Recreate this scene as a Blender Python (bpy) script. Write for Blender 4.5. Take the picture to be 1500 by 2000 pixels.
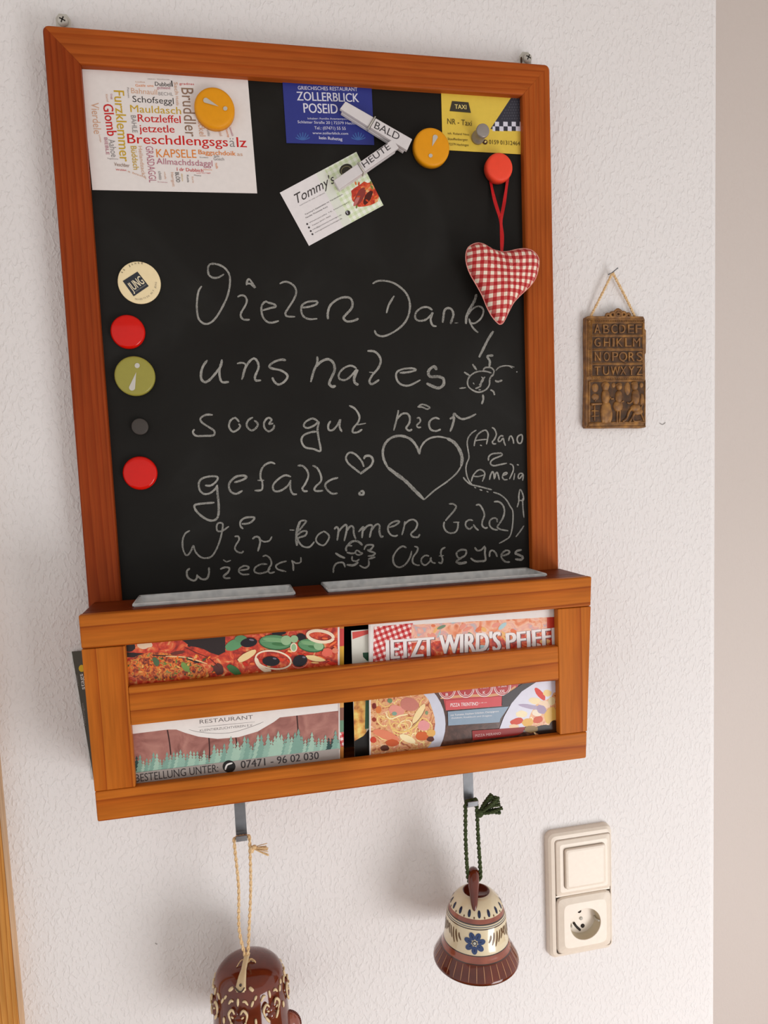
import bpy, bmesh, math, random
from mathutils import Vector, Matrix
random.seed(7)
SC = bpy.context.scene
for o in list(bpy.data.objects): bpy.data.objects.remove(o)

# ------------------------------------------------------------------ camera
Z0 = 2.0                                   # height of the top edge of the memo board above the floor
CAM = Vector((-.0558, -.7359, Z0 - .4024))
FPX, PCX, PCY = 1401.34, 736.6, 1054.4     # focal length and principal point for a 1500 x 2000 frame
def rot(v):
    v = Vector(v); return Matrix.Rotation(v.length, 3, v.normalized())
BASE = Matrix(((1, 0, 0), (0, 0, -1), (0, 1, 0)))
CM = (rot((.0891, -.2046, -.0507)) @ BASE).transposed()      # columns: right, down, forward
cd = bpy.data.cameras.new('camera'); cam = bpy.data.objects.new('camera', cd)
SC.collection.objects.link(cam); SC.camera = cam
cr, cdn, cf = CM.col[0], CM.col[1], CM.col[2]
m3 = Matrix((cr, -cdn, -cf)).transposed()
cam.matrix_world = Matrix.Translation(CAM) @ m3.to_4x4()
cd.sensor_fit = 'AUTO'; cd.sensor_width = 36; cd.lens = FPX * 36 / 2000
cd.shift_x = (750 - PCX) / 2000; cd.shift_y = (PCY - 1000) / 2000
cd.clip_start = .02; cd.clip_end = 50
def at(u, v, y):                           # measured photo point -> real point on the plane at depth y
    d = CM @ Vector(((u - PCX) / FPX, (v - PCY) / FPX, 1))
    return CAM + d * ((y - CAM.y) / d.y)

# ------------------------------------------------------------------ world, lights, exposure
w = bpy.data.worlds.new('world'); SC.world = w; w.use_nodes = True
bg = w.node_tree.nodes['Background']; bg.inputs[0].default_value = (.985, .99, .975, 1); bg.inputs[1].default_value = .815
def area(name, loc, target, sx, sy, power, col):
    l = bpy.data.lights.new(name, 'AREA'); l.shape = 'RECTANGLE'; l.size = sx; l.size_y = sy; l.energy = power; l.color = col
    o = bpy.data.objects.new(name, l); SC.collection.objects.link(o); o.location = loc
    o.rotation_euler = (Vector(target) - Vector(loc)).to_track_quat('-Z', 'Y').to_euler(); return o
area('window_daylight', (1.02, -1.28, .42), (.17, 0, 1.15), .70, 1.0, 18, (.98, .99, 1.0))
SC.view_settings.view_transform = 'Standard'; SC.view_settings.look = 'None'
SC.view_settings.exposure = 0.06; SC.view_settings.gamma = 1; SC.view_settings.use_curve_mapping = False

# ------------------------------------------------------------------ materials
def lin(c): return tuple((x / 255 / 12.92) if x / 255 <= .04045 else ((x / 255 + .055) / 1.055) ** 2.4 for x in c)
MC = {}
def newmat(name):
    m = bpy.data.materials.new(name); m.use_nodes = True
    nt = m.node_tree; return m, nt, nt.nodes['Principled BSDF']
def N(nt, t, **k):
    n = nt.nodes.new(t)
    for a, b in k.items(): setattr(n, a, b)
    return n
def col(c, rough=.6, metal=0, coat=0, name=None):
    key = (tuple(c), rough, metal, coat)
    if key in MC: return MC[key]
    m, nt, b = newmat(name or 'paint_%d_%d_%d' % tuple(c))
    b.inputs['Roughness'].default_value = rough; b.inputs['Metallic'].default_value = metal
    b.inputs['Coat Weight'].default_value = coat; b.inputs['Specular IOR Level'].default_value = .3
    tc = N(nt, 'ShaderNodeTexCoord'); n = N(nt, 'ShaderNodeTexNoise'); n.inputs['Scale'].default_value = 180
    mx = N(nt, 'ShaderNodeMix', data_type='RGBA'); r, g, bb = lin(c)
    mx.inputs[6].default_value = (r * .94, g * .94, bb * .94, 1); mx.inputs[7].default_value = (min(1, r * 1.05), min(1, g * 1.05), min(1, bb * 1.05), 1)
    nt.links.new(tc.outputs['Object'], n.inputs['Vector']); nt.links.new(n.outputs[0], mx.inputs[0]); nt.links.new(mx.outputs[2], b.inputs['Base Color'])
    MC[key] = m; return m
def ramp(nt, stops):
    r = N(nt, 'ShaderNodeValToRGB'); e = r.color_ramp.elements
    while len(e) > 1: e.remove(e[-1])
    e[0].position = stops[0][0]; e[0].color = (*lin(stops[0][1]), 1)
    for p, c in stops[1:]:
        x = e.new(p); x.color = (*lin(c), 1)
    return r
def wood(name, axis, stops, ring=34, rough=.42, stretch=.05, dist=2.2):
    m, nt, b = newmat(name)
    tc = N(nt, 'ShaderNodeTexCoord'); mp = N(nt, 'ShaderNodeMapping')
    s = [1, 1, 1]; s[axis] = stretch; mp.inputs['Scale'].default_value = s
    nt.links.new(tc.outputs['Object'], mp.inputs['Vector'])
    n1 = N(nt, 'ShaderNodeTexNoise'); n1.inputs['Scale'].default_value = 14; n1.inputs['Detail'].default_value = 2
    nt.links.new(mp.outputs[0], n1.inputs['Vector'])
    wv = N(nt, 'ShaderNodeTexWave', wave_type='BANDS', bands_direction=('Z' if axis == 0 else 'X'), wave_profile='SAW')
    wv.inputs['Scale'].default_value = ring; wv.inputs['Distortion'].default_value = 0
    ad = N(nt, 'ShaderNodeVectorMath', operation='MULTIPLY_ADD'); ad.inputs[1].default_value = (.03 * dist,) * 3
    nt.links.new(n1.outputs['Color'], ad.inputs[0]); nt.links.new(mp.outputs[0], ad.inputs[2]); nt.links.new(ad.outputs[0], wv.inputs['Vector'])
    rp = ramp(nt, stops); nt.links.new(wv.outputs['Fac'], rp.inputs[0])
    n2 = N(nt, 'ShaderNodeTexNoise'); n2.inputs['Scale'].default_value = 420; n2.inputs['Detail'].default_value = 3
    nt.links.new(mp.outputs[0], n2.inputs['Vector'])
    mr = N(nt, 'ShaderNodeMapRange'); mr.inputs[1].default_value = .3; mr.inputs[2].default_value = .7; mr.inputs[3].default_value = .86; mr.inputs[4].default_value = 1.1
    nt.links.new(n2.outputs[0], mr.inputs[0])
    n3 = N(nt, 'ShaderNodeTexNoise'); n3.inputs['Scale'].default_value = 9; nt.links.new(tc.outputs['Object'], n3.inputs['Vector'])
    mr3 = N(nt, 'ShaderNodeMapRange'); mr3.inputs[1].default_value = .3; mr3.inputs[2].default_value = .7; mr3.inputs[3].default_value = .88; mr3.inputs[4].default_value = 1.12
    nt.links.new(n3.outputs[0], mr3.inputs[0])
    mu = N(nt, 'ShaderNodeMath', operation='MULTIPLY'); nt.links.new(mr.outputs[0], mu.inputs[0]); nt.links.new(mr3.outputs[0], mu.inputs[1])
    vm = N(nt, 'ShaderNodeVectorMath', operation='SCALE'); nt.links.new(rp.outputs[0], vm.inputs[0]); nt.links.new(mu.outputs[0], vm.inputs['Scale'])
    nt.links.new(vm.outputs[0], b.inputs['Base Color']); b.inputs['Roughness'].default_value = rough; b.inputs['Specular IOR Level'].default_value = .10
    bp = N(nt, 'ShaderNodeBump'); bp.inputs['Strength'].default_value = .12; bp.inputs['Distance'].default_value = .0004
    nt.links.new(n2.outputs[0], bp.inputs['Height']); nt.links.new(bp.outputs[0], b.inputs['Normal'])
    return m
PINE = [(0, (182, 102, 32)), (.6, (178, 96, 28)), (.88, (166, 84, 22)), (.95, (144, 66, 16)), (1, (180, 98, 30))]
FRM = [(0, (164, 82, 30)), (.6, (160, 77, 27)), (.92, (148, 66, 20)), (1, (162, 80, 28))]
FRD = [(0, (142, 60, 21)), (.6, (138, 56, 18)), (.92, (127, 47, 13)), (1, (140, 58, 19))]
W_H = wood('varnished_pine_horizontal', 0, PINE, 20)
W_V = wood('varnished_pine_vertical', 2, PINE, 20)
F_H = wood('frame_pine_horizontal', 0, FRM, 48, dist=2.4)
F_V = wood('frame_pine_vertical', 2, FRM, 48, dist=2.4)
F_H_SHADED = wood('frame_pine_shaded_horizontal', 0, [(a, tuple(int(q * .78) for q in c)) for a, c in FRD], 48, dist=2.4)  # shelf wood: shade on the upward faces put into the colour
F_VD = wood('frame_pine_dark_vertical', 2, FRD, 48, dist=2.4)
OAK = wood('oak_casing', 2, [(0, (196, 138, 72)), (.7, (186, 126, 60)), (.95, (160, 100, 44)), (1, (190, 130, 66))], 60, .5)
OAKS = wood('casing_side', 2, [(0, (205, 172, 138)), (1, (196, 160, 124))], 60, .5)

def plaster(name, c, strength=.5):
    m, nt, b = newmat(name); b.inputs['Roughness'].default_value = .92; b.inputs['Specular IOR Level'].default_value = .2
    tc = N(nt, 'ShaderNodeTexCoord'); mp = N(nt, 'ShaderNodeMapping'); mp.inputs['Rotation'].default_value = (0, .6, 0); mp.inputs['Scale'].default_value = (1.3, 1, .75)
    nt.links.new(tc.outputs['Object'], mp.inputs[0])
    n1 = N(nt, 'ShaderNodeTexNoise'); n1.inputs['Scale'].default_value = 210; n1.inputs['Detail'].default_value = 2; n1.inputs['Distortion'].default_value = .5
    n2 = N(nt, 'ShaderNodeTexNoise'); n2.inputs['Scale'].default_value = 22; n2.inputs['Detail'].default_value = 2
    for n in (n1, n2): nt.links.new(mp.outputs[0], n.inputs['Vector'])
    mr = N(nt, 'ShaderNodeMapRange', interpolation_type='SMOOTHSTEP'); mr.inputs[1].default_value = .45; mr.inputs[2].default_value = .72
    nt.links.new(n1.outputs[0], mr.inputs[0])
    m1 = N(nt, 'ShaderNodeMath', operation='MULTIPLY_ADD'); m1.inputs[1].default_value = 1.2
    nt.links.new(n2.outputs[0], m1.inputs[0]); nt.links.new(mr.outputs[0], m1.inputs[2])
    bp = N(nt, 'ShaderNodeBump'); bp.inputs['Strength'].default_value = strength; bp.inputs['Distance'].default_value = .0011
    nt.links.new(m1.outputs[0], bp.inputs['Height']); nt.links.new(bp.outputs[0], b.inputs['Normal'])
    n3 = N(nt, 'ShaderNodeTexNoise'); n3.inputs['Scale'].default_value = 3; nt.links.new(tc.outputs['Object'], n3.inputs['Vector'])
    r, g, bb = lin(c); mx = N(nt, 'ShaderNodeMix', data_type='RGBA')
    mx.inputs[6].default_value = (r * .97, g * .965, bb * .96, 1); mx.inputs[7].default_value = (r * 1.02, g * 1.02, bb * 1.02, 1)
    nt.links.new(n3.outputs[0], mx.inputs[0]); nt.links.new(mx.outputs[2], b.inputs['Base Color'])
    return m
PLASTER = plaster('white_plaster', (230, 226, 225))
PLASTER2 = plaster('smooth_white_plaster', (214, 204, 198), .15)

def chalkboard():
    m, nt, b = newmat('chalkboard_black'); b.inputs['Roughness'].default_value = .62; b.inputs['Specular IOR Level'].default_value = .18
    tc = N(nt, 'ShaderNodeTexCoord'); n = N(nt, 'ShaderNodeTexNoise'); n.inputs['Scale'].default_value = 7; n.inputs['Detail'].default_value = 5; n.inputs['Distortion'].default_value = 1
    nt.links.new(tc.outputs['Object'], n.inputs[0]); rp = ramp(nt, [(.3, (19, 16, 13)), (.55, (24, 22, 19)), (.75, (34, 33, 31))])
    nt.links.new(n.outputs[0], rp.inputs[0]); nt.links.new(rp.outputs[0], b.inputs['Base Color']); return m
BOARD = chalkboard()
def chalk():
    m, nt, b = newmat('white_chalk'); b.inputs['Roughness'].default_value = 1; b.inputs['Base Color'].default_value = (*lin((160, 157, 150)), 1)
    tc = N(nt, 'ShaderNodeTexCoord'); n = N(nt, 'ShaderNodeTexNoise'); n.inputs['Scale'].default_value = 900; n.inputs['Detail'].default_value = 2
    n2 = N(nt, 'ShaderNodeTexNoise'); n2.inputs['Scale'].default_value = 60
    for q in (n, n2): nt.links.new(tc.outputs['Object'], q.inputs[0])
    ad = N(nt, 'ShaderNodeMath', operation='MULTIPLY_ADD'); ad.inputs[1].default_value = .8; nt.links.new(n2.outputs[0], ad.inputs[0]); nt.links.new(n.outputs[0], ad.inputs[2])
    mr = N(nt, 'ShaderNodeMapRange'); mr.inputs[1].default_value = .62; mr.inputs[2].default_value = 1.05; mr.inputs[3].default_value = .34; mr.inputs[4].default_value = .92
    nt.links.new(ad.outputs[0], mr.inputs[0]); nt.links.new(mr.outputs[0], b.inputs['Alpha']); return m
CHALK = chalk()
def mottled(name, stops, scale=90, rough=.35, detail=4, dist=0, kind='noise', coat=0, bump=0):
    m, nt, b = newmat(name); b.inputs['Roughness'].default_value = rough; b.inputs['Coat Weight'].default_value = coat
    tc = N(nt, 'ShaderNodeTexCoord')
    if kind == 'noise':
        n = N(nt, 'ShaderNodeTexNoise'); n.inputs['Scale'].default_value = scale; n.inputs['Detail'].default_value = detail; n.inputs['Distortion'].default_value = dist
    else:
        n = N(nt, 'ShaderNodeTexVoronoi'); n.inputs['Scale'].default_value = scale
    nt.links.new(tc.outputs['Object'], n.inputs['Vector']); rp = ramp(nt, stops)
    nt.links.new(n.outputs[0], rp.inputs[0]); nt.links.new(rp.outputs[0], b.inputs['Base Color'])
    if bump:
        bp = N(nt, 'ShaderNodeBump'); bp.inputs['Strength'].default_value = .6; bp.inputs['Distance'].default_value = bump
        nt.links.new(n.outputs[0], bp.inputs['Height']); nt.links.new(bp.outputs[0], b.inputs['Normal'])
    return m
def gingham(name, period, red, mid, cream, ang=0, warp=.0):
    m, nt, b = newmat(name); b.inputs['Roughness'].default_value = .9
    tc = N(nt, 'ShaderNodeTexCoord'); mp = N(nt, 'ShaderNodeMapping'); mp.inputs['Rotation'].default_value = (0, ang, 0)
    nt.links.new(tc.outputs['Object'], mp.inputs[0]); src = mp.outputs[0]
    if warp:
        n = N(nt, 'ShaderNodeTexNoise'); n.inputs['Scale'].default_value = 28; n.inputs['Detail'].default_value = 0
        nt.links.new(tc.outputs['Object'], n.inputs[0]); ad = N(nt, 'ShaderNodeVectorMath', operation='MULTIPLY_ADD')
        ad.inputs[1].default_value = (warp,) * 3; nt.links.new(n.outputs['Color'], ad.inputs[0]); nt.links.new(src, ad.inputs[2]); src = ad.outputs[0]
    sp = N(nt, 'ShaderNodeSeparateXYZ'); nt.links.new(src, sp.inputs[0]); outs = []
    for i in (0, 2):
        a = N(nt, 'ShaderNodeMath', operation='DIVIDE'); a.inputs[1].default_value = period; nt.links.new(sp.outputs[i], a.inputs[0])
        f = N(nt, 'ShaderNodeMath', operation='FRACT'); nt.links.new(a.outputs[0], f.inputs[0])
        g = N(nt, 'ShaderNodeMath', operation='LESS_THAN'); g.inputs[1].default_value = .5; nt.links.new(f.outputs[0], g.inputs[0]); outs.append(g)
    s = N(nt, 'ShaderNodeMath', operation='ADD'); nt.links.new(outs[0].outputs[0], s.inputs[0]); nt.links.new(outs[1].outputs[0], s.inputs[1])
    h = N(nt, 'ShaderNodeMath', operation='MULTIPLY'); h.inputs[1].default_value = .5; nt.links.new(s.outputs[0], h.inputs[0])
    rp = ramp(nt, [(0, cream), (.25, mid), (.75, red)]); rp.color_ramp.interpolation = 'CONSTANT'
    nt.links.new(h.outputs[0], rp.inputs[0]); nt.links.new(rp.outputs[0], b.inputs['Base Color'])
    w2 = N(nt, 'ShaderNodeTexNoise'); w2.inputs['Scale'].default_value = 1200; nt.links.new(tc.outputs['Object'], w2.inputs[0])
    bp = N(nt, 'ShaderNodeBump'); bp.inputs['Strength'].default_value = .4; bp.inputs['Distance'].default_value = .0004
    nt.links.new(w2.outputs[0], bp.inputs['Height']); nt.links.new(bp.outputs[0], b.inputs['Normal']); return m
ZINC = mottled('galvanized_zinc', [(.3, (204, 206, 206)), (.5, (214, 216, 216)), (.7, (222, 223, 222))], 130, .45, kind='voronoi')
ZINC.node_tree.nodes['Principled BSDF'].inputs['Metallic'].default_value = .25
STEEL = mottled('brushed_steel', [(.3, (92, 94, 98)), (.7, (132, 134, 138))], 40, .38)
STEEL.node_tree.nodes['Principled BSDF'].inputs['Metallic'].default_value = .3
NICKEL = mottled('nickel', [(.3, (184, 180, 170)), (.7, (208, 204, 194))], 30, .45)
NICKEL.node_tree.nodes['Principled BSDF'].inputs['Metallic'].default_value = .15
RED_GINGHAM = gingham('red_gingham_cloth', .0068, (172, 22, 28), (196, 98, 92), (238, 222, 202), 0, .006)
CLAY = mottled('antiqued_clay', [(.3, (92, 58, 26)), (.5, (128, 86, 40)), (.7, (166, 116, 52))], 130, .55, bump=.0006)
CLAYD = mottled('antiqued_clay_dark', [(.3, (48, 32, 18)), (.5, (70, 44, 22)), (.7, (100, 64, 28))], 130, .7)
JUTE = mottled('jute_twine', [(.3, (200, 160, 112)), (.7, (236, 206, 160))], 700, .95)
GREENYARN = mottled('green_wool_yarn', [(.3, (34, 44, 20)), (.7, (70, 82, 40))], 800, .95)
GLAZE = mottled('brown_glaze', [(.3, (84, 30, 16)), (.7, (110, 44, 24))], 40, .10, coat=.12)
GLAZE2 = mottled('red_brown_slip', [(.3, (126, 56, 38)), (.7, (158, 84, 58))], 60, .2, coat=.6)
CREAMG = mottled('cream_glaze', [(.3, (214, 196, 160)), (.7, (228, 212, 180))], 30, .2, coat=.6)
RIMG = mottled('dark_rim_glaze', [(.3, (44, 26, 18)), (.7, (66, 36, 24))], 50, .2, coat=.6)
SWITCH = col((228, 215, 200), .3)
PZ = mottled('printed_food_red', [(.22, (90, 16, 10)), (.38, (170, 38, 18)), (.5, (208, 62, 30)), (.6, (224, 104, 54)), (.7, (232, 180, 120))], 120, .3, 5, 1.5)
PZ2 = mottled('printed_food_chicken', [(.28, (60, 24, 12)), (.4, (150, 52, 18)), (.5, (216, 100, 34)), (.58, (232, 146, 58)), (.64, (86, 100, 38)), (.78, (222, 190, 130))], 260, .3, 4, 1)
PASTA = mottled('printed_food_pasta', [(.24, (96, 40, 20)), (.38, (190, 104, 66)), (.48, (228, 180, 120)), (.58, (214, 134, 104)), (.72, (244, 224, 170))], 120, .25, 5, 2)
PINKF = mottled('printed_food_pink', [(.2, (180, 70, 40)), (.4, (230, 140, 100)), (.5, (240, 190, 160)), (.6, (226, 160, 150)), (.7, (150, 190, 196)), (.8, (240, 200, 120))], 70, .25, 3, 1.5)
PWOOD = mottled('printed_reddish_planks', [(.2, (120, 66, 58)), (.5, (160, 104, 94)), (.8, (186, 132, 118))], 45, .35, 5, 2)
DWOOD = mottled('printed_dark_table', [(.2, (44, 26, 20)), (.5, (82, 52, 42)), (.8, (120, 84, 70))], 60, .2, 5, 2)
PGING = gingham('printed_red_gingham', .0052, (188, 40, 44), (214, 110, 108), (244, 226, 222), .3)
GGING = gingham('printed_green_gingham', .0058, (206, 218, 178), (222, 230, 202), (238, 240, 228), .5)

# ------------------------------------------------------------------ object helpers
OFF = {}
def props(o, label=None, cat=None, group=None, kind=None):
    if label: o['label'] = label
    if cat: o['category'] = cat
    if group: o['group'] = group
    if kind: o['kind'] = kind
    return o
def thing(name, loc, label, cat, group=None):
    o = bpy.data.objects.new(name, None); SC.collection.objects.link(o); o.location = loc; o.empty_display_size = .02
    OFF[o.name] = Vector(loc); return props(o, label, cat, group)
class MB:
    def __init__(s): s.v, s.f, s.mi, s.ms, s.sm, s.L = [], [], [], [], [], 0
    def slot(s, m):
        if m not in s.ms: s.ms.append(m)
        return s.ms.index(m)
    def add(s, vs, fs, m, smooth=False):
        b = len(s.v); s.v += [Vector(v) for v in vs]; k = s.slot(m)
        for f in fs: s.f.append([b + i for i in f]); s.mi.append(k); s.sm.append(smooth)
    def box(s, x0, x1, y0, y1, z0, z1, m, c=0):
        p = [(x, y, z) for x in (x0, x1) for y in (y0, y1) for z in (z0, z1)]
        s.hexa(p, m, c)
    def hexa(s, p, m, c=0):      # corner order x,y,z nested low/high
        fs = [(0, 1, 3, 2), (4, 6, 7, 5), (0, 4, 5, 1), (2, 3, 7, 6), (0, 2, 6, 4), (1, 5, 7, 3)]
        if not c: return s.add(p, fs, m)
        bm = bmesh.new(); vs = [bm.verts.new(v) for v in p]
        for f in fs: bm.faces.new([vs[i] for i in f])
        bmesh.ops.recalc_face_normals(bm, faces=bm.faces[:])
        bmesh.ops.bevel(bm, geom=bm.edges[:], offset=c, segments=3, profile=.5, affect='EDGES')
        bm.verts.index_update(); s.add([v.co.copy() for v in bm.verts], [[v.index for v in f.verts] for f in bm.faces], m); bm.free()
    def prism(s, pts, dy, m, c=0, skip=()):     # closed outline (roughly in an xz plane), thickened by dy along y
        pts = [Vector(p) for p in pts]; n = len(pts)
        q = pts + [p + Vector((0, dy, 0)) for p in pts]
        fs = [tuple(range(n)), tuple(range(2 * n - 1, n - 1, -1))] + [(i, i + n, (i + 1) % n + n, (i + 1) % n) for i in range(n)]
        if not c: return s.add(q, fs, m)
        bm = bmesh.new(); vs = [bm.verts.new(v) for v in q]
        for f in fs: bm.faces.new([vs[i] for i in f])
        bmesh.ops.recalc_face_normals(bm, faces=bm.faces[:])
        bmesh.ops.bevel(bm, geom=[e for e in bm.edges if (abs(e.verts[0].co.y - e.verts[1].co.y) < 1e-6 or n < 6) and not any({round(v.co.x, 5) for v in e.verts} == {round(a, 5) for a in sk} for sk in skip)], offset=c, segments=3, profile=.5, affect='EDGES')
        bm.verts.index_update(); s.add([v.co.copy() for v in bm.verts], [[v.index for v in f.verts] for f in bm.faces], m, False); bm.free()
    def tube(s, pts, r, m, n=8, closed=False):
        pts = [Vector(p) for p in pts]; k = len(pts); vs = []; fs = []
        nrm = None
        for i, p in enumerate(pts):
            a = pts[(i - 1) % k] if (closed or i) else p; b_ = pts[(i + 1) % k] if (closed or i < k - 1) else p
            t = (b_ - a).normalized()
            if nrm is None: nrm = t.orthogonal().normalized()
            nrm = (nrm - t * nrm.dot(t)).normalized(); bi = t.cross(nrm)
            rr = r[i] if isinstance(r, (list, tuple)) else r
            for j in range(n): vs.append(p + (nrm * math.cos(2 * math.pi * j / n) + bi * math.sin(2 * math.pi * j / n)) * rr)
        for i in range(k if closed else k - 1):
            for j in range(n): fs.append((i * n + j, i * n + (j + 1) % n, ((i + 1) % k) * n + (j + 1) % n, ((i + 1) % k) * n + j))
        if not closed: fs += [tuple(range(n - 1, -1, -1)), tuple((k - 1) * n + j for j in range(n))]
        s.add(vs, fs, m, True)
    def lathe(s, prof, M, m, n=48, mats=None):    # prof (r,h) around local z, placed by matrix M
        vs = []
        for r, h in prof:
            for j in range(n): a = 2 * math.pi * j / n; vs.append(M @ Vector((r * math.cos(a), r * math.sin(a), h)))
        for i in range(len(prof) - 1):
            fs = [(i * n + j, i * n + (j + 1) % n, (i + 1) * n + (j + 1) % n, (i + 1) * n + j) for j in range(n)]
            b = len(s.v)
            k = s.slot(mats[i] if mats else m)
            if i == 0: base = b; s.v += [Vector(v) for v in vs]
            for f in fs: s.f.append([base + q for q in f]); s.mi.append(k); s.sm.append(True)
    def ball(s, c, rx, ry, rz, m, n=12):
        c = Vector(c); vs = []; fs = []; h = n // 2
        for i in range(h + 1):
            t = math.pi * i / h
            for j in range(n): p = 2 * math.pi * j / n; vs.append(c + Vector((rx * math.sin(t) * math.cos(p), ry * math.sin(t) * math.sin(p), rz * math.cos(t))))
        for i in range(h):
            for j in range(n): fs.append((i * n + j, i * n + (j + 1) % n, (i + 1) * n + (j + 1) % n, (i + 1) * n + j))
        s.add(vs, fs, m, True)
    def build(s, name, parent=None, **k):
        off = Vector((0, 0, 0)); p = parent
        if parent is not None: off = OFF[parent.name]
        me = bpy.data.meshes.new(name); me.from_pydata([v - off for v in s.v], [], s.f)
        for m in s.ms: me.materials.append(m)
        me.polygons.foreach_set('material_index', s.mi); me.polygons.foreach_set('use_smooth', s.sm)
        bm = bmesh.new(); bm.from_mesh(me); bmesh.ops.remove_doubles(bm, verts=bm.verts[:], dist=1e-7) if len(bm.verts) < 60000 and k.pop('weld', True) else None
        if k.pop('fix', True): bmesh.ops.recalc_face_normals(bm, faces=bm.faces[:])
        bm.to_mesh(me); bm.free()
        o = bpy.data.objects.new(name, me); SC.collection.objects.link(o)
        if parent is not None: o.parent = parent; OFF[o.name] = off
        else: OFF[o.name] = Vector((0, 0, 0))
        return props(o, **k)

# flat print: shapes and lettering lying on one real sheet (plane y), thin layers stacked towards the viewer
TEXTS = {}
def text_mesh(txt, bold=0, shear=0):
    key = (txt, bold, shear)
    if key in TEXTS: return TEXTS[key]
    c = bpy.data.curves.new('t', 'FONT'); c.body = txt; c.offset = bold; c.shear = shear; c.resolution_u = 3
    o = bpy.data.objects.new('t', c); SC.collection.objects.link(o)
    dg = bpy.context.evaluated_depsgraph_get(); me = bpy.data.meshes.new_from_object(o.evaluated_get(dg))
    r = ([v.co.copy() for v in me.vertices], [list(p.vertices) for p in me.polygons])
    bpy.data.objects.remove(o); bpy.data.curves.remove(c); bpy.data.meshes.remove(me)
    TEXTS[key] = r; return r
class Sheet(MB):
    def __init__(s, y, crop=(0, 0, 1), step=6e-6):
        super().__init__(); s.y = y; s.c = crop; s.step = step; s.k = 1; s.clip = None
    def P(s, u, v):
        ox, oy, sc = s.c; return at(ox + u / sc, oy + v / sc, s.y)
    def up(s): s.k += 1; return Vector((0, -s.step * s.k, 0))
    def cut(s, pts):                    # keep print inside the (convex) sheet outline
        if not s.clip: return pts
        ox, oy, sc = s.c; C_ = [((u - ox) * sc, (v - oy) * sc) for u, v in s.clip]
        for i in range(len(C_)):
            (ax, ay), (bx, by) = C_[i], C_[(i + 1) % len(C_)]; out = []
            f = lambda p: (bx - ax) * (p[1] - ay) - (by - ay) * (p[0] - ax)
            for j in range(len(pts)):
                p, q = pts[j - 1], pts[j]; fp, fq = f(p), f(q)
                if (fp < 0) != (fq < 0): t = fp / (fp - fq); out.append((p[0] + (q[0] - p[0]) * t, p[1] + (q[1] - p[1]) * t))
                if fq >= 0: out.append(q)
            pts = out
            if len(pts) < 3: return []
        return pts
    def poly(s, pts, m):
        pts = s.cut(pts)
        if len(pts) < 3: return
        d = s.up(); s.add([s.P(*p) + d for p in pts], [tuple(range(len(pts)))], m)
    def blob(s, cx, cy, rx, ry, ang, m, n=20, wob=0):
        a = math.radians(ang); pts = []
        for j in range(n):
            t = 2 * math.pi * j / n; k = 1 + wob * random.uniform(-1, 1); x, y = rx * math.cos(t) * k, ry * math.sin(t) * k
            pts.append((cx + x * math.cos(a) - y * math.sin(a), cy + x * math.sin(a) + y * math.cos(a)))
        s.poly(pts, m)
    def ribbon(s, pts, wd, m, taper=True, jit=0):
        P = smooth2(pts); n = len(P); d = s.up(); vs = []; fs = []
        for i, (x, y) in enumerate(P):
            a = P[max(0, i - 1)]; b = P[min(n - 1, i + 1)]; dx, dy = b[0] - a[0], b[1] - a[1]; L = math.hypot(dx, dy) or 1
            e = min(i, n - 1 - i); k = (.55 + .45 * min(1, e / 2)) if taper else 1
            h = wd / 2 * k * (1 + jit * random.uniform(-1, 1)); vs += [(x - dy / L * h, y + dx / L * h), (x + dy / L * h, y - dx / L * h)]
        if s.clip:
            for i in range(n - 1):
                q = s.cut([vs[2 * i], vs[2 * i + 1], vs[2 * i + 3], vs[2 * i + 2]])
                if len(q) > 2: s.add([s.P(*p) + d for p in q], [tuple(range(len(q)))], m)
            return
        for i in range(n - 1): fs.append((2 * i, 2 * i + 1, 2 * i + 3, 2 * i + 2))
        s.add([s.P(*p) + d for p in vs], fs, m)
    def ring(s, cx, cy, rx, ry, ang, wd, m, a0=0, a1=360):
        a = math.radians(ang); pts = []
        for j in range(25):
            t = math.radians(a0 + (a1 - a0) * j / 24); x, y = rx * math.cos(t), ry * math.sin(t)
            pts.append((cx + x * math.cos(a) - y * math.sin(a), cy + x * math.sin(a) + y * math.cos(a)))
        s.ribbon(pts, wd, m, False)
    def text(s, txt, a, b, h, m, bold=0, shear=0, depth=0):
        if bold > 0:
            L = math.hypot(b[0] - a[0], b[1] - a[1]); e = bold * h * .9; ex, ey = (b[0] - a[0]) / L * e, (b[1] - a[1]) / L * e
            for k in (-1, 0, 1): s.text(txt, (a[0] + ex * (1 + k), a[1] + ey * (1 + k)), (b[0] - ex * (1 - k), b[1] - ey * (1 - k)), h, m, 0, shear, depth)
            return
        bold = 0; vs, fs = text_mesh(txt, bold, shear)
        if not vs: return
        x0 = min(v.x for v in vs); x1 = max(v.x for v in vs)
        cap = max(v.y for v in text_mesh('H', bold)[0])
        A = s.P(*a); B = s.P(*b); ux = (B - A); W = ux.length; ux.normalize(); uz = Vector((-ux.z, 0, ux.x))
        L = math.hypot(b[0] - a[0], b[1] - a[1]); H = (s.P(a[0] + (b[1] - a[1]) / L * h, a[1] - (b[0] - a[0]) / L * h) - A).length
        d = s.up(); out = [A + ux * ((v.x - x0) / (x1 - x0) * W) + uz * (v.y / cap * H) + d for v in vs]
        if depth:
            n = len(out); s.add(out + [p + Vector((0, -depth, 0)) for p in out], [[i + n for i in f] for f in fs] + [[f[i], f[(i + 1) % len(f)], f[(i + 1) % len(f)] + n, f[i] + n] for f in fs for i in range(len(f))], m)
        else: s.add(out, fs, m)
    def build(s, name, parent=None, **k): return super().build(name, parent, weld=False, fix=False, **k)
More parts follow.
